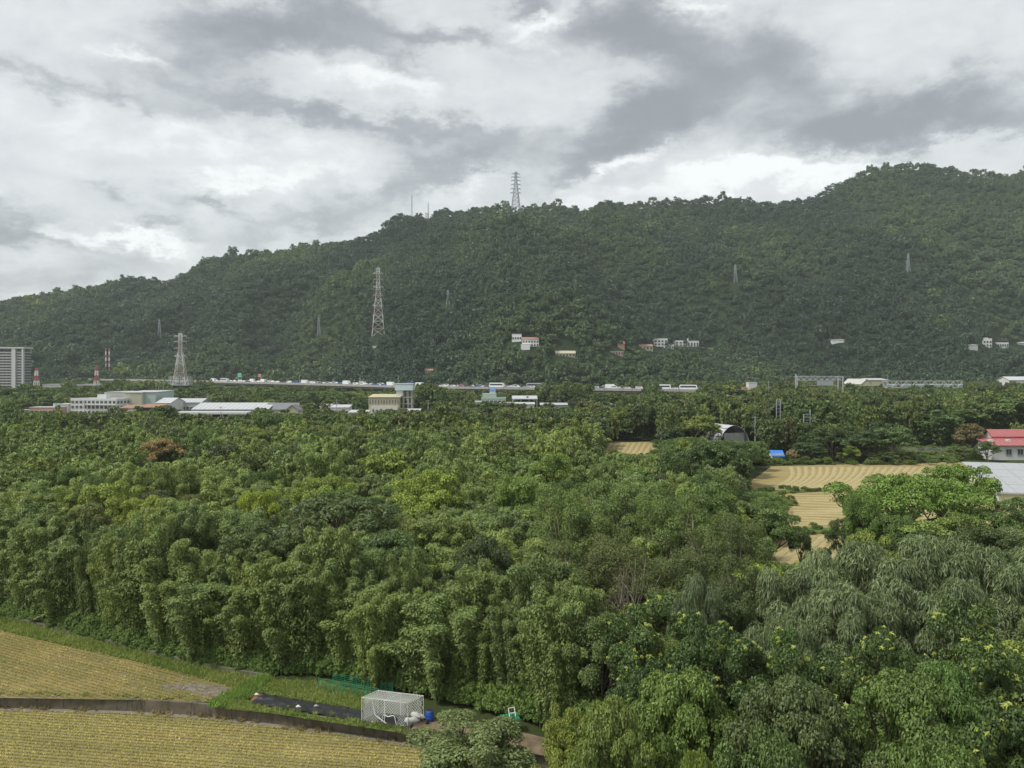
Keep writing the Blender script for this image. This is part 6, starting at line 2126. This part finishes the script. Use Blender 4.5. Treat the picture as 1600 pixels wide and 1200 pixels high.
# ------------------------------------------------------------------ undergrowth, grass, stubble
r = np.random.default_rng(23)
bushes = [c for c, tr, e in SPEC['bush_near'][0]]
P, sc, tn = [], [], []
for k in range(1500):
    u = r.uniform(-60, 1000)
    fr = np.interp(u, FRONT[:, 0], FRONT[:, 1])
    dv = abs(r.normal()) * 17
    if u > 430:
        dv += 4
    x, y = gnd(u, fr + 3 - dv)
    if u > 560 and u < 680 and fr - dv > 1085:
        continue
    s = r.uniform(0.09, 0.2) * (0.75 + min(dv, 30) / 40)
    P.append((x, y, -0.1))
    sc.append((s * 0.8, s * 0.8, s * (0.7 + 0.5 * r.random())))
    g = r.random()
    tn.append(np.array((0.075, 0.125, 0.035)) * (1 - g) + np.array((0.12, 0.18, 0.05)) * g)
for (a, b2, va, vb, n) in ((900, 1250, 1150, 1260, 120), (1170, 1500, 717, 727, 160), (1150, 1240, 762, 800, 60), (1180, 1290, 766, 769, 14), (1230, 1700, 824, 836, 90), (1385, 1530, 700, 720, 260), (940, 1040, 712, 722, 60), (1020, 1060, 690, 716, 30)):
    for k in range(n):
        u, v = r.uniform(a, b2), r.uniform(va, vb)
        x, y = gnd(u, v)
        s = r.uniform(0.10, 0.24) * (0.55 if 755 < v < 840 else 1.0)
        P.append((x, y, -0.1))
        sc.append((s, s, s * (0.6 + 0.4 * r.random())))
        g = r.random()
        tn.append(np.array((0.07, 0.11, 0.035)) * (1 - g) + np.array((0.115, 0.16, 0.05)) * g)
scatter('undergrowth', bushes, P, zrot(r, len(P)), sc, r.integers(0, len(bushes), len(P)), np.array(tn), 'tangled low shrubs and vines along the edges of wood and fields', 'undergrowth')


def tuft(seed, n, h, spread, w, lean):
    rr = np.random.default_rng(seed)
    an = rr.random(n) * 6.283
    dd = np.stack([np.cos(an), np.sin(an), 0 * an], 1)
    b0 = dd * (spread * rr.random(n))[:, None]
    a = unit(dd * lean * rr.random(n)[:, None] + UP)
    hh = h * (0.6 + 0.5 * rr.random(n))
    return leaf_arrays(b0 + a * (hh / 2)[:, None], np.cross(a, UP) + rr.normal(size=(n, 3)) * 0.5, a, hh, np.full(n, w))


GRASS = [leaf_mesh('grass_tuft', tuft(60 + i, 26, 0.34, 0.16, 0.035, 0.9), M_LEAF) for i in range(4)]
STUB = [leaf_mesh('stubble_tuft', tuft(80 + i, 12, 0.17, 0.06, 0.028, 0.5), M_LEAF) for i in range(4)]


def fill(polys, step, z, accept=None):
    out = []
    for Pp in polys:
        A = np.array(Pp)
        for x in np.arange(A[:, 0].min(), A[:, 0].max(), step):
            for y in np.arange(A[:, 1].min(), A[:, 1].max(), step):
                xx, yy = x + r.uniform(-.5, .5) * step, y + r.uniform(-.5, .5) * step
                if abs(xx) < 0.72 * yy and inpoly(xx, yy, Pp) and (accept is None or accept(xx, yy)):
                    out.append((xx, yy, z))
    return np.array(out)


Pg = np.concatenate([fill([P_BUND], 0.2, 0.05), fill([P_VERGE], 0.2, 0.04), fill([P_VERGE2], 0.26, 0.03)])
n = len(Pg)
g = np.clip(0.5 + fbm(Pg[:, 0] / 3, Pg[:, 1] / 3, 13, 3) + r.normal(size=n) * 0.15, 0, 1)[:, None]
tn = np.array((0.12, 0.17, 0.045)) * (1 - g) + np.array((0.20, 0.235, 0.08)) * g
s = (0.6 + 0.6 * r.random(n))
scatter('grass', GRASS, Pg, zrot(r, n), np.stack([s, s, s * (0.6 + 0.7 * r.random(n))], 1), r.integers(0, 4, n), tn, 'green grass on the bund and along the mulch bed', 'grass')

Pw = []
for (xa, ya), (xb, yb2) in zip(WALL[:-7], WALL[1:-6]):
    for f in r.random(int(5 * math.hypot(xb - xa, yb2 - ya))):
        Pw.append((xa + (xb - xa) * f + r.normal() * 0.1, ya + (yb2 - ya) * f + 0.28 + abs(r.normal()) * 0.25, 0.02))
Pw = np.array(Pw)
n = len(Pw)
s = 0.45 + 0.5 * r.random(n)
scatter('grass_fringe', GRASS, Pw, zrot(r, n, 0.2), np.stack([s * 1.2, s * 1.2, s * 0.8], 1), r.integers(0, 4, n), np.array((0.15, 0.17, 0.05)) * (0.7 + 0.6 * r.random((n, 1))), 'dry grass fringe along the top of the retaining wall', 'grass')

Pf = []
for (xa, ya), (xb, yb2) in zip(WALL[:-6], WALL[1:-5]):
    for f in r.random(int(4 * math.hypot(xb - xa, yb2 - ya))):
        Pf.append((xa + (xb - xa) * f, ya + (yb2 - ya) * f - 0.12 - abs(r.normal()) * 0.18, LOW + 0.08))
Pf = np.array(Pf)
n = len(Pf)
s = (0.5 + 0.9 * r.random(n)) * (fbm(Pf[:, 0] / 2.5, Pf[:, 1], 45, 2) > -0.15)
scatter('wall_weeds', GRASS, Pf[s > 0], zrot(r, n, 0.15)[s > 0], np.repeat(s[s > 0][:, None], 3, 1), r.integers(0, 4, n)[s > 0], (np.array((0.19, 0.155, 0.085)) * (0.6 + 0.7 * r.random((n, 1))))[s > 0], 'withered brown weeds along the foot of the retaining wall', 'weeds')

# one bushier green ridge of grass crosses from the wall to the grove
a0, a1 = np.array(gnd(342, 1103)), np.array(gnd(416, 1063))
Pd = np.array([(*(a0 + (a1 - a0) * f + r.normal(size=2) * 0.35), 0.04) for f in r.random(420)])
n = len(Pd)
scatter('grass_ridge', GRASS, Pd, zrot(r, n), np.repeat((1.0 + 0.7 * r.random(n))[:, None], 3, 1), r.integers(0, 4, n), np.array((0.13, 0.20, 0.05)) * (0.8 + 0.5 * r.random((n, 1))), 'bright green grass ridge crossing from the wall to the bamboo', 'grass')


def stubble(P, ang, sr, sa, z, cols, name, label, thin=None):
    A = np.array(P)
    c, s_ = math.cos(ang), math.sin(ang)
    uu = A[:, 0] * c + A[:, 1] * s_
    vv = -A[:, 0] * s_ + A[:, 1] * c
    out = []
    for v in np.arange(vv.min(), vv.max(), sr):
        for q in np.arange(uu.min(), uu.max(), sa):
            a, b2 = q + r.uniform(-.4, .4) * sa, v + r.normal() * 0.025
            x, y = a * c - b2 * s_, a * s_ + b2 * c
            if abs(x) < 0.70 * y + 1 and y > 45 and inpoly(x, y, P) and not (inpoly(x, y, P_MUD) and r.random() < 0.72):
                out.append((x, y, z, a, b2))
    out = np.array(out)
    n = len(out)
    k = fbm(out[:, 3] / 9, out[:, 4] / 1.6, 33, 3) + 0.5 * fbm(out[:, 0] / 4, out[:, 1] / 4, 35, 3)
    if thin:
        sel = r.random(n) > np.clip((k + 0.9 * fbm(out[:, 0] / 7, out[:, 1] / 5, 39, 2)) * thin + 0.05, 0, 0.9)
        out, k, n = out[sel], k[sel], sel.sum()
    g = np.clip(0.45 + k * 1.2 + r.normal(size=n) * 0.18, 0, 1)[:, None]
    tn = np.array(cols[0]) * (1 - g) + np.array(cols[1]) * g
    gw = np.clip(0.5 * fbm(out[:, 3] / 14, out[:, 4] / 2.2, 63, 3) + 0.16 + r.normal(size=n) * 0.08, 0, 0.75)[:, None]
    tn = tn * (1 - gw) + np.array((0.17, 0.20, 0.06)) * gw
    sc = 0.75 + 0.5 * r.random(n)
    scatter(name, STUB, out[:, :3], zrot(r, n), np.stack([sc, sc, sc * (0.7 + 0.6 * r.random(n))], 1), r.integers(0, 4, n), tn, label, 'stubble')


stubble(P_LOW, ROW1, 0.40, 0.13, LOW + 0.03, ((0.36, 0.31, 0.135), (0.51, 0.445, 0.215)), 'rice_stubble', 'rows of cut rice stubble in the lower field')
stubble(P_UP, ROW2, 0.42, 0.17, 0.03, ((0.315, 0.262, 0.115), (0.475, 0.395, 0.19)), 'rice_stubble', 'rows of cut rice stubble and weeds in the upper field', thin=1.0)

# ------------------------------------------------------------------ haze in the valley air
m, nt, b = newmat('haze')
nt.nodes.remove(b)
pv = N(nt, 'ShaderNodeVolumePrincipled')
pv.inputs['Color'].default_value = (0.86, 0.95, 1.0, 1)
pv.inputs['Density'].default_value = 0.00008
pv.inputs['Anisotropy'].default_value = 0.0
nt.links.new(pv.outputs[0], nt.nodes['Material Output'].inputs['Volume'])
hz_ = MB().box(-1900, 1900, -120, 1900, -3.0, 480)
tag(hz_.build('haze', m), 'thin pale haze in the air of the valley', kind='stuff')
